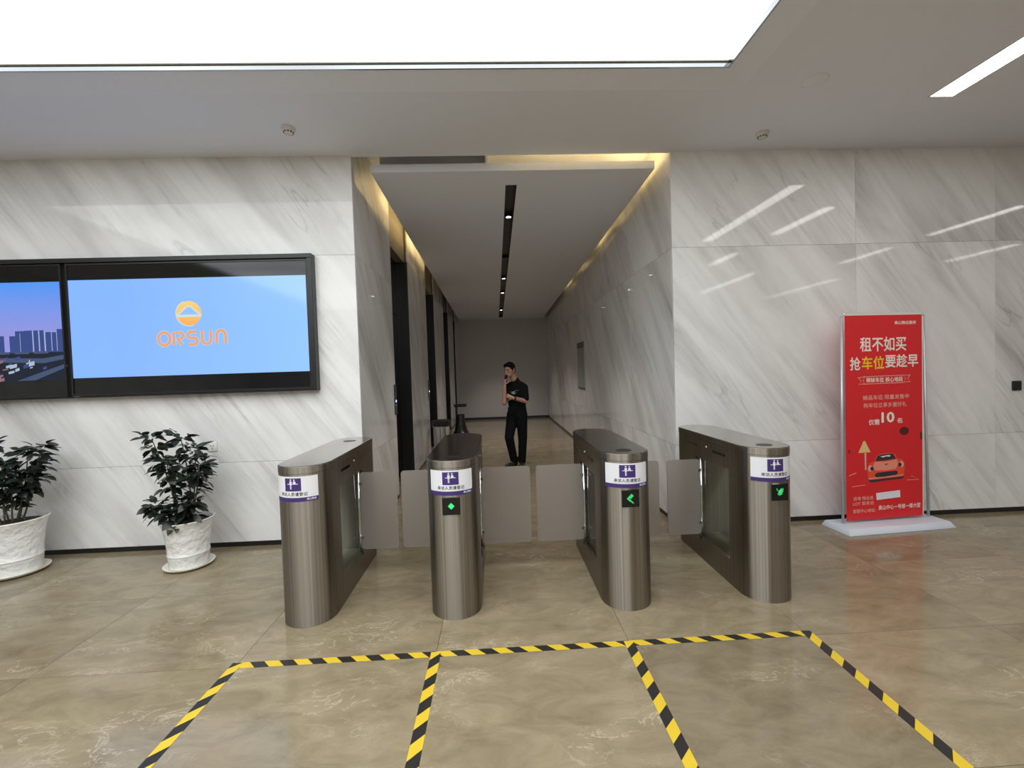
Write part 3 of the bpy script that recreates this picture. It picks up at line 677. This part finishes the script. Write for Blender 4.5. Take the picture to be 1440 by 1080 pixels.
btext('headline', '抢', 180, 290, 56, 48, M['offwhite'], .022)
btext('headline_yellow', '车位', 261, 288, 56, 102, M['gold'], .022)
btext('headline', '要趁早', 393, 283, 56, 152, M['offwhite'], .022)
btext('brand_line', '奥山物业服务', 410, 121, 15, 100, M['offwhite'], .02)
def bl(pts, wd): return ribbon([(bu(x), bv(y)) for x, y in pts], wd)
flat('ribbon_outline', [bl([(215, 346), (405, 345)], .006), bl([(215, 377), (405, 376)], .006), bl([(192, 349), (222, 348), (214, 362), (222, 375), (194, 378), (206, 363), (192, 349)], .005), bl([(432, 345), (402, 346), (410, 360), (402, 374), (432, 374), (420, 359), (432, 345)], .005)], bmap(.0006), M['pink'], sheet)
btext('ribbon_text', '稀缺车位 核心地段', 313, 361, 21, 168, M['offwhite'], .02)
btext('small_text', '臻品车位 限量发售中', 319, 435, 20, 212, M['pink'], .012)
btext('small_text', '购车位立享多重好礼', 315, 468, 20, 198, M['pink'], .012)
btext('offer_text', '仅需', 263, 540, 24, 50, M['offwhite'], .02)
btext('offer_number', '10', 327, 522, 46, 60, M['offwhite'], .035)
btext('offer_text', '名', 381, 538, 22, 24, M['offwhite'], .02)
def ellip(cx_, cy_, rx, ry, n=18): return poly([(bu(cx_+rx*math.cos(2*PI*k/n)), bv(cy_+ry*math.sin(2*PI*k/n))) for k in range(n)])
def bpoly(pts): return poly([(bu(x), bv(y)) for x, y in pts])
def c3(pts): return [(92.6+.5*x, 493.9+.5*y) for x, y in pts]
maroon = pbr('maroon_print', (.10, .012, .014), .5)
flat('dark_balls', [ellip(402, 584, 22, 18), bpoly([(476, 595), (486, 590), (487, 622), (478, 625)]), bpoly([(146, 650), (152, 652), (152, 666), (146, 668)])], bmap(.0005), maroon, sheet)
flat('traffic_sign_print', [bpoly([(214, 618), (221, 618), (246, 667), (190, 668)])], bmap(.0007), M['tan'], sheet)
flat('sign_pole_print', [bpoly([(218, 670), (226, 670), (226, 742), (220, 742)])], bmap(.0006), M['pink'], sheet)
flat('car_shadow', [bpoly(c3([(285, 582), (615, 566), (605, 588), (300, 606)]))], bmap(.0006), M['ink'], sheet)
flat('car_body', [bpoly(c3([(278, 500), (283, 460), (300, 438), (345, 425), (362, 378), (400, 364), (500, 362), (530, 372), (548, 412), (600, 424), (616, 450), (622, 500), (612, 560), (595, 572), (300, 585), (282, 570)]))], bmap(.0008), M['carred'], sheet)
flat('car_bonnet', [bpoly(c3([(345, 432), (450, 434), (548, 420), (560, 455), (540, 500), (450, 510), (350, 505), (325, 470)])), bpoly(c3([(285, 568), (610, 553), (612, 562), (288, 578)]))], bmap(.0010), M['carlight'], sheet)
flat('car_windscreen', [bpoly(c3([(350, 426), (370, 382), (410, 372), (512, 370), (540, 413), (450, 424)])), bpoly(c3([(340, 548), (358, 527), (450, 520), (545, 518), (558, 532), (548, 553), (450, 562), (360, 566)])), bpoly(c3([(430, 455), (470, 452), (450, 466)]))], bmap(.0012), M['ink'], sheet)
flat('car_headlights', [ellip(*c3([(303, 485)])[0], 11, 13), ellip(*c3([(590, 465)])[0], 11, 13)], bmap(.0012), M['pink'], sheet)
flat('car_lamp_lens', [ellip(*c3([(318, 488)])[0], 8, 9), ellip(*c3([(576, 468)])[0], 8, 9)], bmap(.0014), M['ink'], sheet)
flat('car_glint', [bpoly(c3([(395, 388), (420, 398), (450, 390), (480, 394), (492, 384), (470, 380), (430, 384)]))], bmap(.0014), M['white'], sheet)
flat('road_marks', [bl([(160, 810), (222, 806)], .004), bl([(412, 796), (470, 797), (432, 779)], .004), bl([(148, 762), (180, 752)], .006)], bmap(.0006), M['pink'], sheet)
flat('white_patch', [bpoly([(270, 844), (380, 838), (382, 868), (272, 874)])], bmap(.0006), M['white'], sheet)
btext('contact_text', '咨询 物业处', 212, 862, 17, 92, M['pink'], .012)
btext('contact_text', 'LOT 联系处', 212, 884, 17, 96, M['pink'], .012)
btext('address_text', '客服中心地址:', 215, 916, 17, 104, M['pink'], .012)
btext('address_text', '奥山中心一号楼一楼大堂', 378, 908, 20, 195, M['offwhite'], .014)

# ------------------------------------------------------------------ potted plants
def leaf_mesh():
    v = []; f = []; n = 5
    for i in range(n+1):
        t = i/n; wd = .019*math.sin(PI*t**.85)**.8 if 0 < t < 1 else 0; z = -.018*t*t-.002; y = .085*t
        v += [(-wd, y, z+wd*.28), (0, y, z), (wd, y, z+wd*.28)]
    for i in range(n):
        a = 3*i; f += [(a, a+1, a+4, a+3), (a+1, a+2, a+5, a+4)]
    me = mesh(v, f, 'leaf'); me.materials.append(M['leaf']); me.polygons.foreach_set('use_smooth', [True]*len(me.polygons)); return me
LEAF = leaf_mesh()
def plant(loc, sc, stems, nleaf, label, seed):
    r_ = random.Random(seed)
    t = empty('potted_plant', loc); tag(t, label, 'potted plant', 'white-potted plants along the left marble wall')
    P = lambda prof: [(a*sc, b_*sc) for a, b_ in prof]
    pot = MB().lathe(P([(.140, .012), (.150, .016)]+[q for k in range(6) for q in ((.151+k*.0016, .022+k*.017), (.147+k*.0016, .031+k*.017))]+[(.158, .128), (.164, .131), (.160, .136), (.163, .20), (.172, .28), (.182, .35), (.194, .40), (.207, .425), (.210, .432), (.205, .438), (.192, .43), (.186, .39), (.0, .385)]), 44).build('pot', M['pot'], t)
    flat_smooth(pot, 60); pot['label'] = 'white embossed ceramic pot'
    flat_smooth(MB().lathe(P([(0, .002), (.155, .002), (.192, .018), (.198, .030), (.190, .030), (.160, .012), (0, .012)]), 40).build('saucer', M['saucer'], t), 50)
    MB().lathe(P([(.185, .385), (.17, .402), (.10, .41), (0, .408)]), 28).build('soil', M['soil'], t)
    nodes = []; rest = MB()
    for (bx_, by_, tx, ty, tz) in stems:
        b0 = Vector((bx_, by_, .39*sc)); e = Vector((tx, ty, tz)); mid = (b0+e)/2+Vector((r_.uniform(-.03, .03), r_.uniform(-.03, .03), 0))
        pts = [(b0*(1-s)**2+mid*2*s*(1-s)+e*s*s) for s in [k/6 for k in range(7)]]
        MB().tube(pts, [.007, .0065, .006, .0055, .005, .004, .003], 6).build('stem', M['stem'], t, smooth=True)
        for s, wt in ((1.0, 11), (.90, 8), (.78, 7), (.64, 5), (.48, 3)):
            nodes += [(b0*(1-s)**2+mid*2*s*(1-s)+e*s*s, s)]*wt
    for k in range(nleaf):
        p, s = nodes[int(k*len(nodes)/nleaf) % len(nodes)]
        az = r_.uniform(0, 2*PI); el = r_.uniform(-.75, .35) if s < .99 else r_.uniform(-.45, .75)
        d = Vector((math.cos(az)*math.cos(el), math.sin(az)*math.cos(el), math.sin(el)))
        L_ = r_.uniform(.75, 1.25)*(1.0 if s > .5 else .9)
        stalk = r_.uniform(.008, .075)
        pos = p+d*stalk+Vector((0, 0, r_.uniform(-.02, .02)))
        q = d.to_track_quat('Y', 'Z').to_matrix().to_4x4() @ Matrix.Rotation(r_.uniform(-.7, .7), 4, 'Y')
        scl = (L_*r_.uniform(.95, 1.5), L_, L_)
        if k % 9 < 5:
            o = bpy.data.objects.new('leaf', LEAF); COL.objects.link(o); o.parent = t
            o.location = pos; o.rotation_euler = q.to_euler(); o.scale = scl
        else:
            mw = Matrix.Translation(pos) @ q @ Matrix.Diagonal((*scl, 1))
            rest.add([mw @ v_.co for v_ in LEAF.vertices], [tuple(p_.vertices) for p_ in LEAF.polygons])
    ro = rest.build('inner_foliage', M['leaf'], t, smooth=True); ro['kind'] = 'stuff'
    return t
plant((-2.665, 3.83, 0), .94, [(-.03, 0, -.22, -.05, 1.10), (.03, .02, -.02, .0, 1.10), (.04, -.03, .14, -.03, .86), (-.02, -.04, -.10, -.06, .90), (.0, .04, .06, .05, .98), (-.05, -.03, -.18, -.10, .55), (.06, -.06, .10, -.09, .58), (.02, -.08, -.02, -.13, .52)], 540,
      'bushy dark-leaved plant in a white pot standing nearest the turnstiles', 5)
plant((-4.105, 3.845, 0), 1.06, [(-.03, 0, -.12, -.05, 1.08), (.05, .02, .26, .0, 1.05), (.05, -.03, .20, -.06, .84), (-.02, -.04, .02, -.08, .92), (.0, .04, .10, .05, 1.0), (-.06, -.02, -.30, -.02, 1.0), (-.05, -.03, -.26, -.08, .80), (.05, -.05, .12, -.10, .76)], 540,
      'bushy dark-leaved plant in a white pot cut off by the left edge', 11)

# ------------------------------------------------------------------ small fittings
def smoke(x, y, label):
    t = empty('smoke_detector', (x, y, CE)); tag(t, label, 'smoke detector', 'smoke detectors on the hall ceiling')
    flat_smooth(MB().lathe([(0, 0), (.056, 0), (.056, -.010), (.050, -.016), (0, -.016)][::-1], 28).build('base', M['plastic'], t))
    flat_smooth(MB().lathe([(0, -.045), (.020, -.045), (.034, -.040), (.042, -.028), (.045, -.016)], 28).build('head', M['plastic'], t))
    for k in range(10):
        a = 2*PI*k/10; o = MB().box(-.0065, .0065, -.003, .003, -.004, .004).build('vent_slot', M['black'], t)
        o.location = (.037*math.cos(a), .037*math.sin(a), -.036); o.rotation_euler = (0, 0, a+PI/2)
    return t
smoke(-1.63, 3.74, 'smoke detector on the ceiling above the wall screens')
smoke(2.445, 3.90, 'smoke detector on the ceiling above the rightmost turnstile')
t = empty('ceiling_speaker', (2.40, 3.19, CE)); tag(t, 'flush round white cover in the ceiling between luminous panel and linear light', 'ceiling cover')
flat_smooth(MB().lathe([(0, -.004), (.075, -.004), (.080, -.002), (.082, 0)], 36).build('cover', M['paint'], t)); flat_smooth(MB().lathe([(.0825, -.001), (.088, -.001), (.088, 0), (.0825, 0)], 36).build('ring', M['plastic'], t))
t = empty('power_socket', (-2.664, WY, .955)); tag(t, 'small white power socket on the left marble wall behind the plants', 'socket')
bevel(MB().box(-.043, .043, -.009, 0, -.043, .043).build('plate', M['plastic'], t), .003, 2)
for a, b_ in ((-.012, .008), (.012, .008), (0, -.016)): MB().box(a-.0025, a+.0025, -.0096, -.0085, b_-.008, b_+.008).build('slot', M['ink'], t)
t = empty('card_reader', (5.188, WY, 1.268)); tag(t, 'small black card reader on the marble wall right of the banner', 'card reader')
bevel(MB().box(-.043, .043, -.02, 0, -.048, .048).build('body', M['black'], t), .005, 2); MB().box(-.030, .030, -.0208, -.0195, -.03, .034).build('face', M['blackglass'], t)
# lift call panels
for k, (yy, mt_, lb) in enumerate(((5.612, 'bluelight', 'lift call panel on the marble edge beside the nearest black lift door'), (8.42, 'whitelight', 'lift call panel beside the second black lift door'))):
    t = empty('lift_call_panel', (XL, yy, 1.26)); tag(t, lb, 'call panel', 'lift call panels on the corridor piers')
    bevel(MB().box(0, .014, -.045, .045, -.19, .19).build('plate', M['darksteel'], t), .003, 1)
    MB().box(.0142, .0155, -.025, .025, .05, .13).build('indicator', M['blackglass'], t)
    for z_ in (-.02, -.075):
        o = MB().lathe([(.016, 0), (.016, .004), (.012, .006), (0, .006)], 14).build('button', M[mt_] if z_ > -.05 else M['chrome'], t); o.rotation_euler = (0, PI/2, 0); o.location = (.014, 0, z_)
# wall sign in the corridor
t = empty('corridor_sign', (XR, 8.80, 1.65)); tag(t, 'tall narrow grey sign on the right marble wall of the corridor', 'sign')
bevel(MB().box(-.018, 0, -.34, .34, -.46, .46).build('plate', M['sign'], t), .004, 1)
MB().box(-.0195, -.017, -.33, .33, .34, .45).build('header', M['darksteel'], t); MB().box(-.022, -.004, -.34, .34, -.475, -.455).build('bottom_rail', M['black'], t)
# litter bins in the corridor
t = empty('litter_bin', (-1.03, 8.2, 0)); tag(t, 'polished steel litter bin with a black top beside the second lift door', 'litter bin', 'litter bins by the lift doors')
flat_smooth(MB().lathe([(.150, .02), (.150, .60), (.146, .602), (0, .602)], 32).build('body', M['chrome'], t)); flat_smooth(MB().lathe([(.155, 0), (.155, .03), (.150, .032), (0, .032)], 32).build('foot_ring', M['black'], t))
flat_smooth(MB().lathe([(.172, .602), (.178, .61), (.178, .70), (.165, .706), (.10, .69), (0, .69)], 32).build('ash_top', M['black'], t))
flat_smooth(MB().lathe([(.153, .594), (.175, .596), (.177, .603), (.15, .603)], 32).build('rim', M['chrome'], t))
t = empty('litter_bin', (-.94, 11.5, 0)); tag(t, 'black litter bin with a raised hood standing far down the corridor', 'litter bin', 'litter bins by the lift doors')
flat_smooth(MB().lathe([(.20, 0), (.20, .03), (.17, .06), (.105, .36), (.105, .47), (.095, .49), (.08, .47), (0, .46)], 28).build('body', M['black'], t))
MB().box(-.13, -.075, -.03, .03, .30, .70).build('hood_post', M['black'], t)
bevel(frus(-.15, .15, -.10, .10, .69, -.16, .17, -.11, .11, .76).build('hood', M['black'], t), .006, 1)

# ------------------------------------------------------------------ the person in the corridor
PY = 7.2
def W3(x, dy, z): return Vector((x, PY+dy, z))
class Blob:
    """union of closed capsules and ellipsoids, voxel-remeshed into one continuous skin"""
    def __init__(s): s.mb = MB()
    def ell(s, c_, rad, axes=None, n=16, m_=10):
        A = axes or (Vector((1, 0, 0)), Vector((0, 1, 0)), Vector((0, 0, 1))); c_ = Vector(c_); v = [c_-A[2]*rad[2]]; f = []
        for i in range(1, m_):
            th = -PI/2+PI*i/m_
            for k in range(n):
                ph = 2*PI*k/n; v.append(c_+A[0]*rad[0]*math.cos(th)*math.cos(ph)+A[1]*rad[1]*math.cos(th)*math.sin(ph)+A[2]*rad[2]*math.sin(th))
        v.append(c_+A[2]*rad[2]); e = len(v)-1
        for k in range(n):
            f.append((0, 1+(k+1) % n, 1+k)); f.append((e, e-n+k, e-n+(k+1) % n))
            for i in range(m_-2): f.append((1+i*n+k, 1+i*n+(k+1) % n, 1+(i+1)*n+(k+1) % n, 1+(i+1)*n+k))
        s.mb.add(v, f); return s
    def cap(s, a, b_, ra, rb, flat_=1.0, side=None, n=14):
        a = Vector(a); b_ = Vector(b_); d = (b_-a); L_ = d.length; d.normalize()
        sd = (side.copy() if side is not None else (Vector((0, 0, 1)) if abs(d.z) < .9 else Vector((1, 0, 0)))); sd = (sd-d*sd.dot(d)).normalized(); ot = d.cross(sd)
        rows = []; K = 5
        for i in range(K): th = -PI/2+PI/2*(i+1)/(K+.0)*.999; rows.append((a+d*ra*math.sin(th), ra*math.cos(th)))
        rows = [(a+d*ra*math.sin(-PI/2+PI/2*(i+1)/K), ra*math.cos(-PI/2+PI/2*(i+1)/K)) for i in range(K)]
        rows += [(b_+d*rb*math.sin(PI/2*i/K), rb*math.cos(PI/2*i/K)) for i in range(K)]
        v = [a-d*ra]; f = []
        for c_, r_ in rows: v += [c_+sd*r_*math.cos(2*PI*k/n)+ot*r_*flat_*math.sin(2*PI*k/n) for k in range(n)]
        v.append(b_+d*rb); e = len(v)-1; m_ = len(rows)
        for k in range(n):
            f.append((0, 1+(k+1) % n, 1+k)); f.append((e, e-n+k, e-n+(k+1) % n))
            for i in range(m_-1): f.append((1+i*n+k, 1+i*n+(k+1) % n, 1+(i+1)*n+(k+1) % n, 1+(i+1)*n+k))
        s.mb.add(v, f); return s
    def build(s, name, mat, parent, voxel=.008, smooth=3, org=Vector((0, 0, 0))):
        me = mesh([tuple(Vector(p)-org) for p in s.mb.v], s.mb.f); o = bpy.data.objects.new('tmp', me); COL.objects.link(o)
        md = o.modifiers.new('r', 'REMESH'); md.mode = 'VOXEL'; md.voxel_size = voxel; md.adaptivity = 0
        if smooth: sm = o.modifiers.new('s', 'SMOOTH'); sm.iterations = smooth; sm.factor = .5
        bpy.context.view_layer.update()
        m2 = bpy.data.meshes.new_from_object(o.evaluated_get(bpy.context.evaluated_depsgraph_get())); m2.materials.clear()
        bpy.data.objects.remove(o); bpy.data.meshes.remove(me); m2.name = name
        return obj(name, m2, mat, parent, smooth=True)
F = Vector((-.55, -.835, 0)).normalized(); LS = Vector((-F.y, F.x, 0)); LS = Vector((.835, -.55, 0))   # facing, his left side
ORG = W3(.33, 0, 0)
person = empty('person', ORG); tag(person, 'person in black T-shirt and trousers holding a phone to the ear in the corridor', 'person')
HF = Vector((-.62, -.76, -.22)).normalized(); HS = Vector((.775, -.632, 0)); HU = HS.cross(HF)*-1
if HU.z < 0: HU = -HU
HC = W3(.235, -.06, 1.595)
neck = W3(.325, -.005, 1.42)
def hp(s_, f_, u_): return HC+HS*s_+HF*f_+HU*u_
Lsh, Lel, Lwr = W3(.458, -.065, 1.300), W3(.470, -.12, 1.085), W3(.262, -.27, 1.150)
Rsh, Rel, Rwr = W3(.222, .055, 1.315), W3(.130, -.13, 1.065), W3(.142, -.160, 1.335)
Lhip, Lkn, Lan = W3(.405, -.04, .86), W3(.412, -.03, .47), W3(.395, .03, .085)
Rhip, Rkn, Ran = W3(.262, .03, .86), W3(.190, -.09, .50), W3(.262, .03, .105)
ax = (LS, F, Vector((0, 0, 1)))
B = Blob()
B.ell(hp(0, 0, .012), (.076, .094, .108), (HS, HF, HU)).ell(hp(0, .028, -.062), (.058, .066, .062), (HS, HF, HU)).ell(hp(0, .055, -.092), (.030, .030, .024), (HS, HF, HU))
B.cap(hp(0, .092, .012), hp(0, .110, -.028), .010, .015).ell(hp(0, .093, -.058), (.026, .014, .010), (HS, HF, HU)).ell(hp(0, .084, .030), (.055, .016, .012), (HS, HF, HU))
for sg in (-1, 1):
    B.ell(hp(sg*.078, -.008, -.012), (.012, .022, .034), (HS, HF, HU)).ell(hp(sg*.042, .068, -.022), (.017, .014, .018), (HS, HF, HU))
B.cap(W3(.325, .0, 1.40), hp(0, -.02, -.06), .058, .054).cap(W3(.34, .0, 1.37), W3(.44, -.055, 1.325), .05, .048).cap(W3(.33, .0, 1.37), W3(.235, .045, 1.335), .05, .046)
B.ell(W3(.345, 0, 1.24), (.155, .105, .17), ax).ell(W3(.335, 0, 1.06), (.140, .100, .16), ax).ell(W3(.333, 0, .90), (.150, .110, .13), ax)
for sh_, el_, wr_ in ((Lsh, Lel, Lwr), (Rsh, Rel, Rwr)): B.cap(sh_, el_, .050, .040).cap(el_, wr_, .041, .027)
for hip, kn, an, toe in ((Lhip, Lkn, Lan, W3(.365, -.13, .035)), (Rhip, Rkn, Ran, W3(.150, -.07, .040))):
    B.cap(hip, kn, .080, .054).cap(kn, an, .054, .036).cap(an-Vector((0, 0, .03)), toe-Vector((0, 0, .005)), .028, .020)
# left hand: palm and fingers curled round the right forearm
def hand(wr_, dirn, nrm, curl, thumb_side):
    d = dirn.normalized(); nn = (nrm-d*nrm.dot(d)).normalized(); sd = d.cross(nn)
    palm = wr_+d*.055
    B.cap(wr_+d*.012, wr_+d*.078, .030, .036, .5, sd)
    for k, (off, ln) in enumerate(((-.030, .068), (-.010, .078), (.010, .074), (.029, .058))):
        a = wr_+d*.085+sd*off*thumb_side; p = a; ang = .25
        for j, fr_ in enumerate((.42, .32, .26)):
            ang += curl*(.55 if j else .35); q = p+(d*math.cos(ang)+nn*math.sin(ang))*ln*fr_
            B.cap(p, q, .0092-.0008*j, .0085-.0008*j, n=8); p = q
    a = wr_+d*.030-sd*.030*thumb_side; q = a+(d*.55-sd*.6*thumb_side+nn*.45).normalized()*.040; e = q+(d*.75-sd*.1*thumb_side+nn*.6).normalized()*.032
    B.cap(a, q, .013, .011, n=8).cap(q, e, .011, .0085, n=8)
hand(Lwr, W3(.155, -.235, 1.19)-Lwr, Vector((.25, .95, 0)), 1.3, -1)
RD = (W3(.150, -.115, 1.47)-Rwr).normalized(); RN = Vector((.80, .55, 0)); RN = (RN-RD*RN.dot(RD)).normalized()
hand(Rwr, RD, RN, 1.0, 1)
body = B.build('body', M['skin'], person, .0055, 3, ORG)
# clothes
S = Blob()
S.ell(W3(.345, 0, 1.25), (.172, .122, .165), ax).ell(W3(.338, 0, 1.08), (.162, .118, .19), ax).ell(W3(.336, .005, .93), (.166, .124, .15), ax).cap(W3(.34, .0, 1.375), W3(.445, -.055, 1.325), .062, .058).cap(W3(.33, .0, 1.375), W3(.235, .045, 1.335), .062, .056)
S.cap(W3(.330, 0, 1.38), W3(.325, 0, 1.415), .082, .066)
S.cap(Lsh, Lsh.lerp(Lel, .80), .067, .064).cap(Rsh, Rsh.lerp(Rel, .70), .065, .062)
S.cap(W3(.42, .10, 1.0), W3(.43, .08, .86), .07, .075)
shirt = S.build('t_shirt', M['cloth'], person, .009, 4, ORG); shirt['label'] = 'black short-sleeved T-shirt'
T_ = Blob()
T_.ell(W3(.334, 0, .865), (.160, .118, .11), ax)
for hip, kn, an in ((Lhip, Lkn, Lan), (Rhip, Rkn, Ran)): T_.cap(hip, kn, .098, .076).cap(kn, an+Vector((0, 0, .0)), .075, .062)
T_.build('trousers', M['trouser'], person, .009, 4, ORG)
for an, toe in ((Lan, W3(.360, -.14, .04)), (Ran, W3(.145, -.075, .04))):
    K_ = Blob(); d = (toe-an); d.z = 0; d.normalize(); base = Vector((an.x, an.y, 0))
    K_.cap(base+Vector((0, 0, .045))-d*.03, Vector((toe.x, toe.y, .036)), .045, .036).cap(base+Vector((0, 0, .02))-d*.045, Vector((toe.x, toe.y, .02))+d*.02, .022, .020).cap(an+Vector((0, 0, .02)), base+Vector((0, 0, .05)), .046, .045)
    so = K_.build('shoe', M['shoe'], person, .007, 2, ORG)
    lo_ = min(p.co.z for p in so.data.vertices)
    for p in so.data.vertices: p.co.z -= lo_
H_ = Blob()
H_.ell(hp(0, -.014, .038), (.083, .098, .094), (HS, HF, HU)).ell(hp(0, .040, .092), (.064, .045, .030), (HS, HF, HU)).ell(hp(0, -.055, -.01), (.070, .048, .072), (HS, HF, HU))
for k in range(9): H_.ell(hp(-.06+.015*k, .062-abs(k-4)*.004, .078), (.013, .022, .026), (HS, HF, HU))
for sg in (-1, 1): H_.cap(hp(sg*.073, .03, .04), hp(sg*.076, .018, -.004), .016, .010)
H_.build('hair', M['hair'], person, .007, 2, ORG)
for sg in (-1, 1):
    e = Blob(); e.ell(hp(sg*.032, .087, .008), (.013, .006, .0055), (HS, HF, HU)); e.build('eye', M['ink'], person, .0025, 1, ORG)
    e = Blob(); e.cap(hp(sg*.014, .098, .030), hp(sg*.052, .082, .030), .0045, .0035); e.build('eyebrow', M['hair'], person, .0025, 1, ORG)
e = Blob(); e.cap(hp(-.020, .105, -.058), hp(.020, .105, -.058), .0035, .0035); e.build('mouth', pbr('lips', (.30, .12, .10), .5), person, .002, 1, ORG)
# print on the chest, laid onto the cloth
bpy.context.view_layer.update()
bvh = BVHTree.FromPolygons([v_.co.copy() for v_ in shirt.data.vertices], [tuple(p.vertices) for p in shirt.data.polygons])
def on_shirt(s_, z_):
    o_ = W3(.345, 0, z_)-ORG+LS*s_+F*.6; h = bvh.ray_cast(o_, -F)
    return tuple((h[0] if h[0] is not None else o_-F*.48)+F*.003)
mb = MB()
for pts in ([(-.06, 1.235), (.0, 1.222), (.055, 1.242), (.095, 1.262), (.05, 1.262), (.0, 1.238)], [(-.05, 1.212), (.01, 1.200), (.06, 1.222), (.01, 1.214)]):
    mb.add([on_shirt(a, b_) for a, b_ in pts], [tuple(range(len(pts)))])
lo2 = mb.build('chest_print', M['shirtlogo'], shirt)
# phone at the ear
ph = bpy.data.objects.new('mobile_phone', mesh(*(lambda b: (b.v, b.f))(MB().box(-.036, .036, -.0045, .0045, -.074, .074)), 'mobile_phone')); COL.objects.link(ph); ph.data.materials.append(M['blackglass'])
bevel(ph, .004, 2)
ph.location = Rwr+RD*.125+RN*.021
ph.rotation_euler = Matrix((RN.cross(RD), RN, RD)).transposed().to_euler()
tag(ph, 'dark mobile phone held to the ear of the person in the corridor', 'phone')
# watch on the left wrist
wd = (Lwr-Lel).normalized(); wp = Lwr-wd*.03
st = MB().tube([wp-wd*.012-ORG, wp+wd*.012-ORG], .034, 14).build('wrist_watch', M['black'], person)
